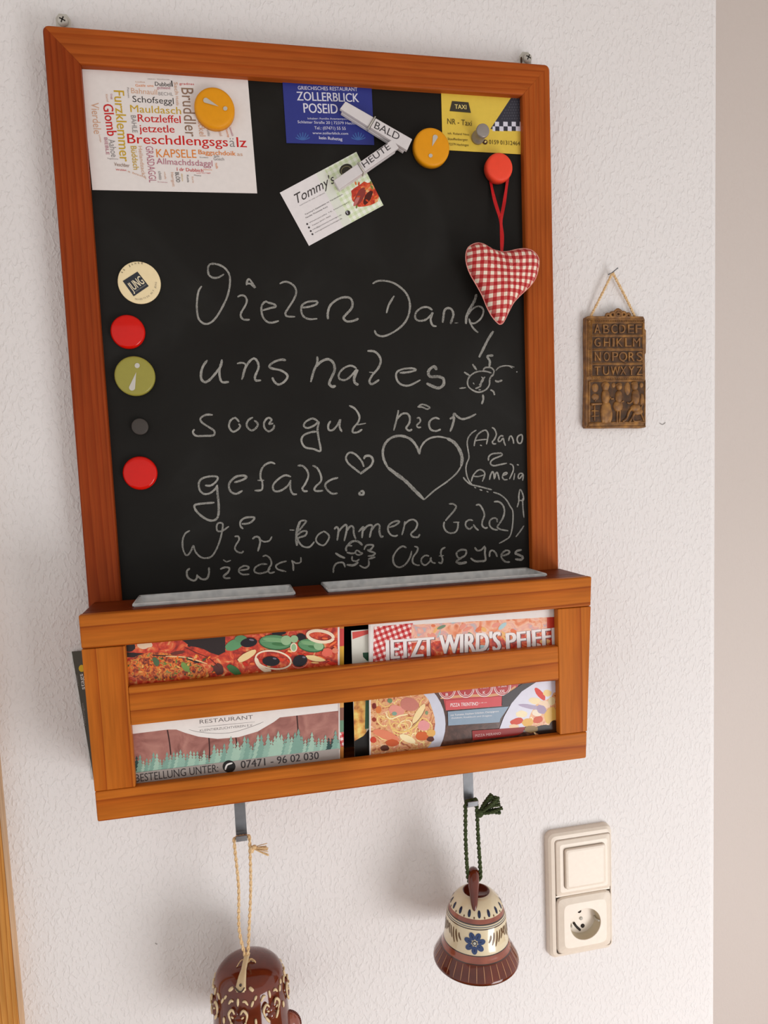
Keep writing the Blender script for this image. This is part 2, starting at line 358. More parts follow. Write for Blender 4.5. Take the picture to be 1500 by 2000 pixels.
def smooth2(pts, sub=5):
    if len(pts) < 3: 
        (x0, y0), (x1, y1) = pts[0], pts[-1]; return [(x0 + (x1 - x0) * t / 4, y0 + (y1 - y0) * t / 4) for t in range(5)]
    out = []; n = len(pts)
    for i in range(n - 1):
        p0, p1, p2, p3 = pts[max(0, i - 1)], pts[i], pts[i + 1], pts[min(n - 1, i + 2)]
        for k in range(sub):
            t = k / sub; out.append(tuple(.5 * (2 * p1[j] + (p2[j] - p0[j]) * t + (2 * p0[j] - 5 * p1[j] + 4 * p2[j] - p3[j]) * t * t + (3 * p1[j] - p0[j] - 3 * p2[j] + p3[j]) * t ** 3) for j in (0, 1)))
    return out + [pts[-1]]
def smooth3(pts, sub=6):
    out = []; n = len(pts); pts = [Vector(p) for p in pts]
    for i in range(n - 1):
        p0, p1, p2, p3 = pts[max(0, i - 1)], pts[i], pts[i + 1], pts[min(n - 1, i + 2)]
        for k in range(sub):
            t = k / sub; out.append(.5 * (2 * p1 + (p2 - p0) * t + (2 * p0 - 5 * p1 + 4 * p2 - p3) * t * t + (3 * p1 - p0 - 3 * p2 + p3) * t ** 3))
    return out + [pts[-1]]
def twisted(mb, pts, r, m, pitch=.008, strands=2, n=6):
    P = smooth3(pts, 14)
    for sidx in range(strands):
        acc = 0; q = []; nrm = None
        for i, p in enumerate(P):
            t = (P[min(len(P) - 1, i + 1)] - P[max(0, i - 1)]).normalized()
            if nrm is None: nrm = t.orthogonal().normalized()
            nrm = (nrm - t * nrm.dot(t)).normalized(); bi = t.cross(nrm)
            if i: acc += (p - P[i - 1]).length
            a = 2 * math.pi * (acc / pitch + sidx / strands); q.append(p + (nrm * math.cos(a) + bi * math.sin(a)) * r * .55)
        mb.tube(q, r * .62, m, n)
def V(x, y, z): return Vector((x, y, Z0 + z))
#=====STRUCTURE
b = MB(); b.box(-1.6, .492, 0, .12, 0, 2.7, PLASTER)
# rounded free end of the wall
b.add([(.492, 0, 0), (.4965, .0012, 0), (.5005, .0045, 0), (.5025, .009, 0), (.5025, .12, 0), (.492, 0, 2.7), (.4965, .0012, 2.7), (.5005, .0045, 2.7), (.5025, .009, 2.7), (.5025, .12, 2.7)],
      [(i, i + 1, i + 6, i + 5) for i in range(4)], PLASTER, True)
b.add([(.492, .12, 0), (.5025, .12, 0), (.5025, .12, 2.7), (.492, .12, 2.7)], [(0, 1, 2, 3)], PLASTER)
b.build('wall_back', kind='structure')
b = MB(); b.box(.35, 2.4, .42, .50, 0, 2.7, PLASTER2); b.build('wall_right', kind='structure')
b = MB(); b.box(-1.6, 2.4, -2.6, .50, -.05, 0, wood('floor_boards', 0, [(0, (170, 120, 74)), (.9, (150, 100, 60)), (1, (165, 115, 70))], 12)); b.build('floor', kind='structure')
b = MB(); b.box(-1.6, 2.4, -2.6, .50, 2.7, 2.75, PLASTER2); b.build('ceiling', kind='structure')
b = MB(); b.box(-.345, -.2862, -.017, 0, 0, 2.12 - .7 + .6, OAK, .0015)
b.add([(-.2860, -.0165, .0), (-.2860, 0, .0), (-.2860, 0, 2.02), (-.2860, -.0165, 2.02)], [(0, 1, 2, 3)], OAKS)
b.build('trim_1', kind='structure')
# small scuff marks on the plaster
for pts in ([(1288, 826), (1294, 829), (1300, 825)], [(303, 1842), (306, 1844), (307, 1843)]):
    s = Sheet(-.0003); s.ribbon(pts, 1.6, col((150, 145, 142), .9)); s.build('wall_scuff', bpy.data.objects['wall_back'])
#=====BOARD
XL, XR, IL, IR, IT, ZB = -.1901, .2884, -.1603, .2581, -.0311, -.5131
D1, YB, YF, YR = -.0257, -.0177, -.0936, -.0846        # frame front, chalkboard face, box front, back of box rails
BL, BR, ZBT = -.184, .2817, -.697
FL, FR = -.186, .2904
board = thing('memo_board', (.05, 0, Z0 + ZBT), 'large black chalkboard memo board in a varnished wooden frame with slatted rack below', 'chalkboard')
def quad(name, pts, y0, y1, m, c=.0015, skip=(), **k):
    mb = MB(); mb.prism([V(x, y0, z) for x, z in pts], y1 - y0, m, c, skip); return mb.build(name, board, **k)
RC = .0055
def arc(sx, a0, a1): return [((XL + RC if sx < 0 else XR - RC) + RC * math.cos(math.radians(a0 + (a1 - a0) * k / 4)), -RC + RC * math.sin(math.radians(a0 + (a1 - a0) * k / 4))) for k in range(5)]
quad('frame_rail', arc(-1, 135, 90) + arc(1, 90, 45) + [(IR, IT), (IL, IT)], D1, -.006, F_H, .0022, ((arc(-1, 135, 90)[0][0], IL), (arc(1, 90, 45)[-1][0], IR)))
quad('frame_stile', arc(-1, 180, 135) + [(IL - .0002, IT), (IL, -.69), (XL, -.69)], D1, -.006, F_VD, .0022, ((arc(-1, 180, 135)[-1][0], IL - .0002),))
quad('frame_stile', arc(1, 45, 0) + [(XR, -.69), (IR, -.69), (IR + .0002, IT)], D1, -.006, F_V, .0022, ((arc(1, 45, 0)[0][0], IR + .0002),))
quad('chalkboard_panel', [(IL - .004, IT + .004), (IR + .004, IT + .004), (IR + .004, -.69), (IL - .004, -.69)], YB, -.010, BOARD, .0003, label='matt black writing surface')
W1, W2, Z1, Z2, Z3, Z4 = -.1502, .2537, -.5424, -.5796, -.6138, -.6696
def xl(z): return FL + (BL - FL) * (z - ZB) / (ZBT - ZB)
def xr(z): return FR + (BR - FR) * (z - ZB) / (ZBT - ZB)
quad('box_rail', [(xl(ZB), ZB), (xr(ZB), ZB), (xr(Z1), Z1), (xl(Z1), Z1)], YF, YR, W_H, .0016)
quad('box_rail', [(W1, Z2), (W2, Z2), (W2, Z3), (W1, Z3)], YF, YR, W_H, .0012)
quad('box_rail', [(xl(Z4), Z4), (xr(Z4), Z4), (xr(ZBT), ZBT), (xl(ZBT), ZBT)], YF, YR, W_H, .0016)
quad('box_stile', [(xl(Z1), Z1 - .0003), (W1, Z1 - .0003), (W1, Z4 + .0003), (xl(Z4), Z4 + .0003)], YF, YR, W_V, .0008)
quad('box_stile', [(W2, Z1 - .0003), (xr(Z1), Z1 - .0003), (xr(Z4), Z4 + .0003), (W2, Z4 + .0003)], YF, YR, W_V, .0008)
# shelf pieces around the trays
TZ = ZB + .0008
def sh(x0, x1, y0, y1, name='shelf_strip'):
    mb = MB(); mb.box(x0, x1, y0, y1, Z0 + ZB - .012, Z0 + ZB - .0002, F_H_SHADED, .001); return mb.build(name, board)
T1 = (-.1448, .0012); T2 = (.0318, .2545)
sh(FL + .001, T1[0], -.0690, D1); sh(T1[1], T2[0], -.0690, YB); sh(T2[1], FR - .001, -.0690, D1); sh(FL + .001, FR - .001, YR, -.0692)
for x0, x1 in ((FL + .0015, FL + .0135), (FR - .0165, FR - .0045)):
    mb = MB(); mb.box(x0, x1, YR, D1, Z0 - .60, Z0 + ZB - .012, W_H, .0008); mb.build('side_panel', board)
mb = MB(); mb.box(BL + .003, BR - .004, YR, D1, Z0 + ZBT + .002, Z0 + ZBT + .014, W_H, .0008); mb.build('rack_bottom', board)
# hanger plates with screws
for x0, x1, sx in ((-.1815, -.1690, -.1752), (.2640, .2765, .2718)):
    mb = MB(); zt = .0205
    mb.prism([V(x, -.0075, z) for x, z in ((x0, -.02), (x0, zt - .004), (x0 + .003, zt), (x1 - .003, zt), (x1, zt - .004), (x1, -.02))], .0015, NICKEL, 0)
    hp = mb.build('hanger_plate', board, label='metal hanger plate above the frame')
    mb = MB(); M = Matrix.Translation(V(sx, -.0075, .0135)) @ Matrix.Rotation(math.radians(90), 4, 'X')
    mb.lathe([(.00001, .0045), (.002, .0043), (.0042, .003), (.0046, .0015), (.0030, 0)], M, NICKEL, 20)
    scr = mb.build('screw', hp)
    mb = MB()
    for a in (25, 115):
        R = Matrix.Translation(V(sx, -.0121, .0135)) @ Matrix.Rotation(math.radians(a), 4, 'Y')
        mb.add([R @ Vector(p) for p in ((-.0026, 0, -.0005), (.0026, 0, -.0005), (.0026, 0, .0005), (-.0026, 0, .0005), (-.0026, .001, -.0005), (.0026, .001, -.0005), (.0026, .001, .0005), (-.0026, .001, .0005))],
               [(0, 1, 2, 3), (7, 6, 5, 4), (0, 4, 5, 1), (1, 5, 6, 2), (2, 6, 7, 3), (3, 7, 4, 0)], col((40, 36, 32), .7))
    mb.build('cross_slot', hp)
    if sx > 0:
        mb = MB(); mb.ball(V(sx - .0062, -.0078, .012), .0012, .0004, .0035, col((70, 50, 36), .8)); mb.build('key_slot', hp)
#=====CHALK
CA = (370, 500, 4.2857); CB = (700, 530, 4.2857); CC = (370, 660, 4.2857); CD = (700, 640, 4.2857); CE = (360, 780, 4.2857); CF = (700, 780, 4.2857)
CG = (370, 870, 4.2857); CH = (350, 990, 5); CI = (560, 1000, 5); CJ = (740, 1000, 5); CK = (850, 820, 7.5)
def chalk_part(name, items):
    for crop, data in items:
        s = Sheet(YB - .0001, step=1.5e-6); s.c = crop
        for st in data.split(';'):
            st = st.strip()
            if not st: continue
            wd = 4.4
            if st[0] == '@': a, st = st[1:].split(' ', 1); wd = float(a)
            pts = [tuple(float(q) for q in p.split(',')) for p in st.split()]
            s.ribbon(pts, wd * .87 * crop[2], CHALK, True, .13)
        s.build(name, board)
chalk_part('chalk_writing', [(CA, '''103,252 78,290 65,360 62,440 75,520 110,560 150,568 195,545 240,490 285,410 320,330 338,240 335,160 300,105 250,75 200,65 165,75 155,115 165,160 200,182 245,178 290,152;
402,342 430,330 462,335 480,370 470,410 435,470 430,505 455,532 505,533;478,245 485,205 505,198 550,265 515,235 480,230;
612,455 680,435 722,425 710,405 660,390 635,382 608,410 602,450 615,510 650,550 690,558 748,543;755,232 800,215 850,230 885,265 893,310 870,370 825,440 803,480 820,505 885,508;
940,432 1000,425 1060,405 1070,382 1040,378 985,385 945,410 935,450 950,500 1000,528 1070,525;@5.2 1160,530 1158,480 1175,420 1220,375 1280,348 1340,350 1365,390 1355,440 1310,490 1290,520 1320,548 1380,540 1415,522'''),
(CB, '''235,350 255,280 300,205;118,103 165,80 230,80 300,100 370,150 415,210 432,290 415,380 370,450 300,505 230,538 185,542 150,525 135,492;
620,325 580,300 530,305 485,340 475,385 500,412 555,408 600,375 622,345 605,400 620,450 655,460;@5 705,430 712,380 720,330 745,308 780,318 795,360 785,400 770,440;@2 805,433 835,430;
@6 988,190 970,250 930,320 905,380 900,440;@4 905,380 950,320 1000,292 1040,310 1045,350 1020,400 970,435 925,425;@4 925,395 945,450 975,490 1003,512;@5.5 1130,500 1085,570 1040,660 1010,720''')])
chalk_part('chalk_writing', [(CC, '''@5.5 150,185 115,235 98,290 100,345 130,370 170,350 215,300 260,240 272,180;@5 268,200 252,270 255,330 275,370 330,368;@4 398,215 440,208 470,225 455,280 438,350;@5 445,340 465,260 500,200 540,172 570,200 578,250 550,320 555,355 600,355;
@5 808,188 770,182 710,200 668,235 690,255 760,270 810,300 820,330 790,370 745,390 710,365 693,330;@5 1070,155 1068,210 1040,280 1015,370;@6 1050,250 1100,200 1160,178 1205,210 1215,270 1190,330 1170,380 1195,408 1225,400;
1400,255 1350,232 1290,255 1250,305 1260,345 1310,350 1360,310 1400,260;@6 1410,265 1380,330 1385,375 1415,393'''),
(CD, '''@5 75,195 130,198 170,230 187,280 165,340 115,400 92,450 115,472 175,435;@2.5 90,372 145,378;345,378 420,372 480,355 450,340 380,345 330,365 315,400 330,450 370,480 430,482 520,437;
@6.5 655,355 635,325 595,350 585,385 605,410 670,410 712,430 710,480 670,505 620,490 570,465''')])
chalk_part('chalk_drawing', [(CD, '''@3.4 1115,380 1060,365 990,370 940,400 915,440 920,490 960,525 1010,540 1065,520 1095,480 1100,430 1120,395;@3.4 1045,360 1060,335 1110,335 1135,365 1120,410;@5 1095,330 1100,280 1080,240 1130,232;@3 1150,360 1180,330 1240,318 1305,330;@3 1255,315 1290,340;@3 1325,365 1328,375;
@4 1060,410 1030,450 1020,490 980,510;@3 1030,410 1045,440 1010,480;@3 960,460 970,475;@3 1005,520 1025,520;@5 955,305 990,355;@5 885,372 930,400;@3.5 845,508 900,502;@4.5 1042,560 1045,600 1032,640;@4 1105,520 1130,535 1140,565;@4.5 1145,440 1165,452 1205,440''')])
chalk_part('chalk_writing', [(CE, '''238,130 180,130 135,160 150,195 210,235 250,265 245,300 180,305 100,305 72,275 85,250;460,190 425,155 385,180 375,230 405,270 445,255 468,225 455,205;575,150 535,175 522,220 560,260 600,240 615,205 585,175;745,200 710,205 730,170 700,155 670,190 670,235 705,268 745,245 752,212;
1120,185 1075,160 1020,185 1000,220 1030,240 1085,220 1125,190 1115,250 1125,330 1140,430 1080,415 1010,400 980,345 1000,300 1060,275 1110,270;1225,180 1205,215 1210,255 1245,255 1285,210 1305,170 1300,230 1320,272;1380,52 1430,80 1465,140 1455,190 1415,240 1410,275 1450,275 1490,250;@3 1440,215 1520,200'''),
(CF, '''335,90 322,160 295,260;320,170 360,125 405,118 430,150 425,200 400,240 425,262 450,250;@3.5 488,158 510,155 518,185 490,215 500,235 525,232;@3.5 495,65 535,42 595,65 575,82 535,65 500,65;680,165 640,155 600,180 592,220 610,255 650,265 690,250;@5 765,165 800,150 790,210 768,270;@4.6 795,180 800,120 830,145 870,165 930,150 985,122''')])
chalk_part('chalk_drawing', [(CF, '''@5.5 512,460 490,400 450,345 400,315 335,305 270,325 225,370 205,430 212,500 245,570;@7.5 245,570 310,620 390,680 460,750 550,840;@3.6 550,840 640,760 740,690 820,620 860,560;@7 860,560 868,490 845,420 800,360 740,325;@4 740,325 670,312 600,325 550,360 520,410 512,460''')])
chalk_part('chalk_drawing', [(CG, '1460,180 1440,130 1390,75 1340,60 1310,100 1330,150 1390,200 1435,235'), (CF, '@5 45,500 60,475 100,475 122,510 105,555 60,590 15,625')])
chalk_part('chalk_writing', [(CK, '''@3 605,150 540,190 485,260 468,340 480,430 495,550 465,630 450,710 465,820 500,900 540,945;@3.4 410,840 450,890 520,945 620,970 720,995 830,1025;@3 850,1060 950,1095 1040,1170 1100,1270 1135,1330 1140,1450 1125,1600 1090,1710 1010,1770 935,1810;@2.5 570,985 600,1000;@3 650,1020 690,1035;@3 750,1045 780,1060;
@3.3 570,385 585,300 620,220 690,165 745,155 775,210 765,290 750,360;@3 570,310 650,295 760,285;@3 655,370 685,380;@3.5 830,110 870,140 895,210 870,280 840,320 850,350 895,350;@3.3 1000,240 960,235 925,280 930,315 960,310 995,270 1010,330 1030,380;@3.3 1075,310 1090,250 1115,240 1140,290 1150,350;@3.3 1270,210 1215,240 1200,290 1220,340 1260,335 1278,270 1270,210;
@3.6 780,600 785,540 830,500 900,490 970,490 975,520 920,545 860,570 815,610 815,650 860,672 950,655 1050,635;@3.3 530,905 550,830 600,760 660,730 715,760 725,810 690,905;@2.8 550,825 630,830 720,805;@3.6 795,880 810,810 840,760 860,800 865,870;@3.6 870,860 885,790 905,770 920,800 940,880;@3 985,820 1050,790 1040,770 1000,790 985,840 1010,875 1060,875;@3 1090,645 1135,665 1145,730 1120,800 1085,870;@3 1165,780 1150,880;@3.5 1195,655 1225,662;@3 1290,790 1240,785 1215,830 1235,860 1290,800 1280,890''')])
chalk_part('chalk_drawing', [(CK, '@3 1200,1280 1225,1190 1225,1110 1245,1020 1280,1080 1295,1150 1285,1180 1230,1180;@3 1280,1150 1285,1280 1300,1435')])
chalk_part('chalk_writing', [(CG, '''130,335 180,335 225,300 235,265 180,258 110,275 80,310 85,370 120,405 170,400 215,365 235,330;@5 232,330 235,400 245,500 240,590 210,625 160,625 100,590 55,545 42,505 80,490 210,478;@4.8 375,310 440,290 478,265 450,252 390,262 345,300 330,340 345,385 390,405 445,378;718,155 680,142 630,165 600,210 595,270 610,310 605,370 545,378;@3.5 570,292 625,292;
850,262 800,250 740,285 700,335 710,380 760,380 820,340 850,290;845,300 845,360 865,405 900,408;905,170 945,170 985,210 995,260 970,320 945,360 960,382 990,382;1030,168 1070,190 1100,250 1100,300 1060,340 1045,370 1070,382 1120,378;1245,270 1190,285 1140,320 1145,360 1190,402 1240,400;@5 1430,385 1455,385 1455,410 1425,410 1425,388''')])
chalk_part('chalk_writing', [(CH, '''@3.8 105,232 60,260 35,320 35,400 60,465 90,465 120,420 138,380 160,440 210,490 265,500 320,480 370,400 405,300 425,200 420,160 380,160 365,195 375,235 420,235 485,190;625,215 598,185 600,140 650,105 735,105 700,150 650,165 610,165;@3.8 540,290 575,288 585,320 555,370 545,410 570,440 610,448 628,430;715,315 745,292 780,300 790,350 768,435;@3.6 790,320 830,340 880,330 905,290'''),
(CI, '''@3 28,175 75,178;@6 130,90 110,150 95,230 100,330;@4 110,120 145,85 190,90 165,125 115,190;@4 100,230 150,190 195,190 180,230 110,260 150,330 220,342 270,290;@3.8 360,190 310,220 285,270 310,310 360,325 395,290 415,240 390,205 355,185;@4.2 465,170 485,145 505,170 500,230 492,280;500,200 540,150 580,125 585,180 560,285;575,200 620,140 650,150 655,210 675,265;
700,195 750,145 740,200 735,255;740,190 790,135 835,135 820,200 810,250;820,190 870,125 905,130 905,190 920,240 945,235;@3.8 1000,150 1060,130 1100,95 1060,90 1000,125 990,180 1020,225 1060,235 1085,225;@3.8 1155,90 1145,150 1125,225;@4 1145,130 1190,85 1240,75 1275,110 1260,165 1215,210 1230,240 1280,245 1300,215'''),
(CK, '''@3.8 200,1230 270,1235 305,1275 270,1340 190,1430 150,1480;@3.8 135,1490 125,1560 160,1630 230,1660 300,1640 330,1580 335,1500;@3 265,1500 355,1500;@3.8 555,1475 500,1465 450,1500 450,1560 500,1600 550,1560;@3.8 560,1530 590,1580 635,1620;@3.8 595,1250 650,1245 700,1320 720,1400 690,1490 690,1550 730,1585 770,1575;@3.6 910,1500 900,1450 850,1440 800,1480 800,1550 850,1600 920,1615;@3.8 860,1200 930,1200 990,1250 1015,1340 990,1440 940,1520 910,1570 960,1605 1070,1625;@3 1300,1550 1240,1640 1180,1715''')])
chalk_part('chalk_writing', [(CH, '''105,600 75,630 85,690 140,720 170,700 175,660;@4.4 175,670 220,705 270,700 290,650 290,590;@4.4 400,608 450,590 490,600 475,640 435,675 450,695 500,695;@3 430,515 460,535 505,522;@3.8 585,620 660,610 680,590 640,575 590,600 585,635 620,660 685,658;@3.8 860,560 800,560 745,590 735,630 780,650 850,635 890,600;@3.8 815,485 850,475 890,510 900,560 870,610 885,645 935,635;@3.8 1050,530 990,545 945,575 965,610 1045,632;@4 1100,520 1112,560 1115,625;@3.4 1115,530 1140,550 1185,540 1188,490'''),
(CI, '@3.8 1170,350 1130,335 1080,370 1040,440 1050,510 1100,540 1160,510 1205,440 1220,380;@3.8 1245,335 1280,350 1270,390 1235,440 1230,490 1260,515 1300,520'),
(CJ, '''@3.6 490,430 450,425 415,460 420,500 455,518 500,480 510,440;@3.6 500,450 520,490 555,500;@4 650,345 615,365 605,410 622,460 610,500 580,490;@3 585,430 635,425;@4.2 805,460 770,440 760,400 800,370 850,375 845,420 800,450 760,480 760,500;@6 760,495 800,502 860,490;@4 935,345 960,375 1000,370 1035,330;@4.4 1040,340 1035,400 1040,470 990,480 940,480 895,450;@4 1080,440 1085,390 1110,375 1140,400 1155,440;@4 1200,430 1260,410 1275,385 1240,375 1200,410 1200,450 1235,485 1280,488;@5 1395,370 1350,380 1335,405 1370,420 1405,440 1390,465 1330,460''')])
chalk_part('chalk_drawing', [(CI, '''@5 585,385 580,350 610,310 650,285 700,290 740,325;@4 605,330 640,330;@4 585,395 640,405 680,395;@3.6 665,390 690,375 720,395 740,405 700,420 670,405;@3.6 640,430 640,470 680,480 710,460;@5 475,400 520,430 570,450;@4 455,595 460,540 490,500 550,495 570,540;@5 585,515 650,520 700,490;@4 710,520 760,545 800,520 800,470;@4 755,370 780,325 845,325 820,365 790,375 860,400 840,425 790,430;@5 795,460 865,440''')])
#=====TRAYS
def tray(x0, x1, label):
    y0, y1, zt, dp = -.0690, YB - .0006, Z0 + TZ, .032
    t = thing('metal_tray', ((x0 + x1) / 2, (y0 + y1) / 2, zt - dp), label, 'tray')
    w, i = .0016, .0015
    def ring(k, z, e=0): return [(x0 + k + e, y0 + k, z), (x1 - k - e, y0 + k, z), (x1 - k - e, y1 - k, z), (x0 + k + e, y1 - k, z)]
    rr = [ring(0, zt - .0005), ring(0, zt + .0008), ring(w, zt + .0008), ring(i + .003, zt - dp + .001, .012), ring(i + .002, zt - dp, .011), ring(.0009, zt - .0005)]
    mb = MB(); vs = [v for r in rr for v in r]; fs = [(12, 13, 14, 15), (19, 18, 17, 16)]
    for k in range(5):
        for j in range(4): fs.append((k * 4 + j, k * 4 + (j + 1) % 4, k * 4 + 4 + (j + 1) % 4, k * 4 + 4 + j))
    for j in range(4): fs.append((20 + j, 20 + (j + 1) % 4, (j + 1) % 4, j))
    mb.add(vs, fs, ZINC); mb.build('tray_body', t)
    mb = MB(); zz = zt + .0009
    P = [(x0 + .0008, y0 + .0008, zz), (x1 - .0008, y0 + .0008, zz), (x1 - .0008, y1 - .0008, zz), (x0 + .0008, y1 - .0008, zz)]
    for a in range(4): mb.tube([P[a], P[(a + 1) % 4]], .0009, ZINC, 8)
    mb.build('rolled_rim', t)
tray(*T1, 'shorter galvanized metal tray set in the rack top at left'); tray(*T2, 'longer galvanized metal tray set in the rack top at right')
#=====CARDS
def sheet_thing(name, corners, y, th, base, label, cat, crop=(0, 0, 1), part='card', group=None):
    s = Sheet(y, crop); P = [s.P(*c) for c in corners]
    t = thing(name, sum(P, Vector()) / len(P), label, cat, group)
    mb = MB(); mb.prism(P, th, base); mb.build(part, t)
    ox, oy, sc = crop; s.clip = [(ox + u / sc, oy + v / sc) for u, v in corners]; return t, s
Y1 = YB - .0008
ZA = (150, 120, 4.16667)
t, s = sheet_thing('postcard', [(30, 62), (1390, 125), (1468, 1073), (127, 1045)], Y1, .0005, col((226, 218, 214), .35), 'white postcard with a colourful cloud of dialect words, top left of the chalkboard', 'postcard', ZA)
RD, OL, OR, BK, TN, MV, BR_, GR = [col(c, .5) for c in ((196, 28, 24), (196, 158, 40), (222, 128, 40), (52, 46, 44), (206, 160, 130), (176, 108, 124), (138, 108, 88), (140, 134, 132))]
for a in [('Breschdlengsgs', (413, 665), (1232, 692), 76, RD, .02), ('ä', (1245, 695), (1290, 696), 76, GR, 0), ('lz', (1303, 697), (1385, 699), 80, RD, .02), ('Rotzleffel', (498, 490), (848, 502), 60, RD, .02), ('jetzetle', (510, 575), (797, 580), 60, RD, .02),
          ('Mauldasch', (437, 412), (850, 430), 58, OL, .01), ('Schofseggl', (455, 330), (790, 348), 50, BK, -.005), ('Bahnaull', (443, 258), (655, 272), 42, TN, 0), ('BECHL', (665, 275), (785, 280), 26, GR, 0), ('Dubbel', (637, 198), (765, 205), 32, BK, .02), ('I', (772, 205), (782, 205), 48, BK, 0), ('gradnas', (835, 190), (955, 193), 18, RD, 0),
          ('Gsälz uns', (478, 205), (625, 208), 20, OR, 0), ('Luusbua', (478, 172), (555, 174), 12, TN, 0), ('Furzklemmer', (300, 235), (352, 815), 82, OL, .015), ('Glomb', (212, 348), (250, 608), 78, RD, .02), ('Vierdele', (115, 335), (140, 590), 62, TN, 0), ('Aahoe', (256, 635), (282, 780), 52, GR, 0),
          ('Bruddler', (850, 215), (885, 612), 95, BR_, -.005), ('GRASDAGGL', (560, 690), (590, 985), 58, MV, 0), ('KAPSELE', (650, 780), (975, 786), 66, OR, 0), ('Baggschdoik', (990, 755), (1295, 768), 36, OR, .02), ('as', (1305, 768), (1350, 770), 28, TN, 0), ('Allmachdsdaggl', (650, 835), (1105, 855), 48, MV, -.005),
          ('I dr Dubbich', (815, 890), (1030, 902), 26, RD, .01), ('Büddsch', (438, 690), (462, 882), 46, OL, .01), ('Heilandzack', (500, 690), (530, 930), 30, TN, 0), ('BIEBLE', (222, 620), (240, 760), 26, MV, 0), ('Veschber', (305, 850), (430, 862), 28, BR_, 0), ('Wühlet', (318, 888), (405, 893), 14, RD, 0),
          ('Dackel', (980, 440), (1000, 610), 50, TN, 0), ('BÄHLE', (440, 440), (455, 580), 40, GR, 0), ('Gosch', (1115, 805), (1200, 808), 24, GR, 0), ('Radde', (1118, 780), (1160, 781), 18, GR, 0), ('BLÖD', (800, 905), (812, 985), 30, BK, 0), ('Herrgott', (765, 905), (780, 1020), 22, TN, 0), ('schwätza', (662, 895), (672, 965), 26, GR, 0),
          ('Grumbiera', (1000, 785), (1070, 788), 9, BK, 0), ('Hoschd', (955, 930), (1010, 936), 9, BK, 0), ('Kuttla', (895, 925), (900, 985), 16, BK, 0), ('Zwetschga', (1210, 550), (1230, 620), 16, OR, 0), ('lommelich', (1240, 540), (1262, 610), 18, MV, 0), ('Lackel', (1150, 560), (1165, 610), 22, TN, 0),
          ('Muggabatscher', (250, 795), (340, 800), 10, GR, 0), ('a bissle', (415, 900), (560, 950), 14, TN, 0), ('ebbes Gscheids', (575, 147), (755, 153), 7, GR, 0), ('Sach', (790, 170), (800, 270), 30, TN, 0), ('Hutzla', (805, 285), (812, 360), 22, TN, 0), ('Fasnet', (410, 215), (418, 300), 14, GR, 0), ('Lompa', (180, 600), (192, 660), 12, TN, 0),
          ('gschwend', (655, 225), (760, 228), 22, MV, 0), ('nagschdeggd', (550, 930), (560, 960), 9, TN, 0), ('Huddla', (1125, 830), (1135, 875), 18, OR, 0), ('schaffa', (710, 900), (716, 960), 14, TN, 0), ('dahoim', (850, 915), (856, 975), 12, OL, 0), ('Kerle', (935, 940), (942, 990), 14, TN, 0), ('Bronnabutzer', (660, 985), (740, 990), 8, MV, 0),
          ('oms Verregga', (975, 915), (1090, 912), 8, RD, 0), ('Käsekuacha', (1030, 885), (1100, 888), 10, OR, 0), ('Kischd', (235, 270), (245, 330), 16, TN, 0), ('Gugg', (275, 265), (282, 310), 14, MV, 0), ('Loible', (1060, 560), (1068, 610), 20, GR, 0)]:
    s.text(*a[:5], bold=a[5])
s.build('printed_words', t)
ZC = (540, 150, 4.2857)
t, s = sheet_thing('business_card', [(50, 40), (795, 62), (818, 571), (84, 554)], Y1, .0004, col((44, 52, 128), .35), 'blue restaurant card with white angular Greek-style lettering, top centre of chalkboard', 'card', ZC)
WH = col((214, 212, 224), .5); LB = col((62, 96, 160), .5)
for a in [('GRIECHISCHES RESTAURANT', (180, 107), (678, 120), 30, WH, .005), ('ZOLLERBLICK', (172, 197), (692, 212), 72, WH, .02), ('POSEID', (228, 300), (515, 308), 78, WH, .02), ('Inhaber: Familie Anastasopoulos', (262, 356), (625, 360), 15, WH, 0), ('Schlatter Straße 20 | 72379 Hechingen', (178, 388), (720, 402), 22, WH, 0),
          ('Tel.: (07471) 55 55', (318, 440), (580, 445), 25, WH, 0), ('www.zollerblick.com', (302, 480), (600, 485), 20, WH, .005), ('kein Ruhetag', (357, 522), (552, 534), 25, WH, .02)]: s.text(*a[:5], bold=a[5])
for cx in (220, 685):
    for k in range(-3, 4): a = k * .42; s.ribbon([(cx, 530), (cx + math.sin(a) * 45, 530 - math.cos(a) * 40), (cx + math.sin(a) * 62, 526 - math.cos(a) * 62)], 9, LB)
s.build('printed_lettering', t)
Y2 = Y1
t, s = sheet_thing('business_card', [(28, 970), (668, 628), (895, 1075), (272, 1415)], Y2, .0004, col((228, 222, 222), .3), 'tilted white and green restaurant card with a meat dish picture and script name', 'card', ZC)
s.poly([(395, 775), (668, 629), (894, 1074), (620, 1225)], GGING); s.poly([(330, 810), (400, 772), (625, 1222), (560, 1258)], col((222, 224, 212), .4))
s.blob(582, 778, 58, 48, -30, col((50, 46, 34), .4)); s.ring(582, 785, 42, 34, -30, 4, col((150, 140, 100), .4))
s.blob(745, 985, 125, 100, -25, PZ, 24, .12); s.blob(700, 1000, 85, 34, -62, col((140, 56, 50), .3), 16, .05); s.blob(765, 1010, 70, 26, -60, col((78, 26, 20), .3), 16, .08); s.blob(670, 1040, 50, 14, -62, col((190, 110, 104), .3))
for k in range(16): s.blob(random.uniform(660, 850), random.uniform(880, 1090), 16, 7, random.uniform(0, 180), random.choice([col((222, 120, 50)), col((200, 70, 30)), col((120, 130, 60))]))
DK = col((56, 50, 50), .5); DG = col((104, 98, 98), .5)
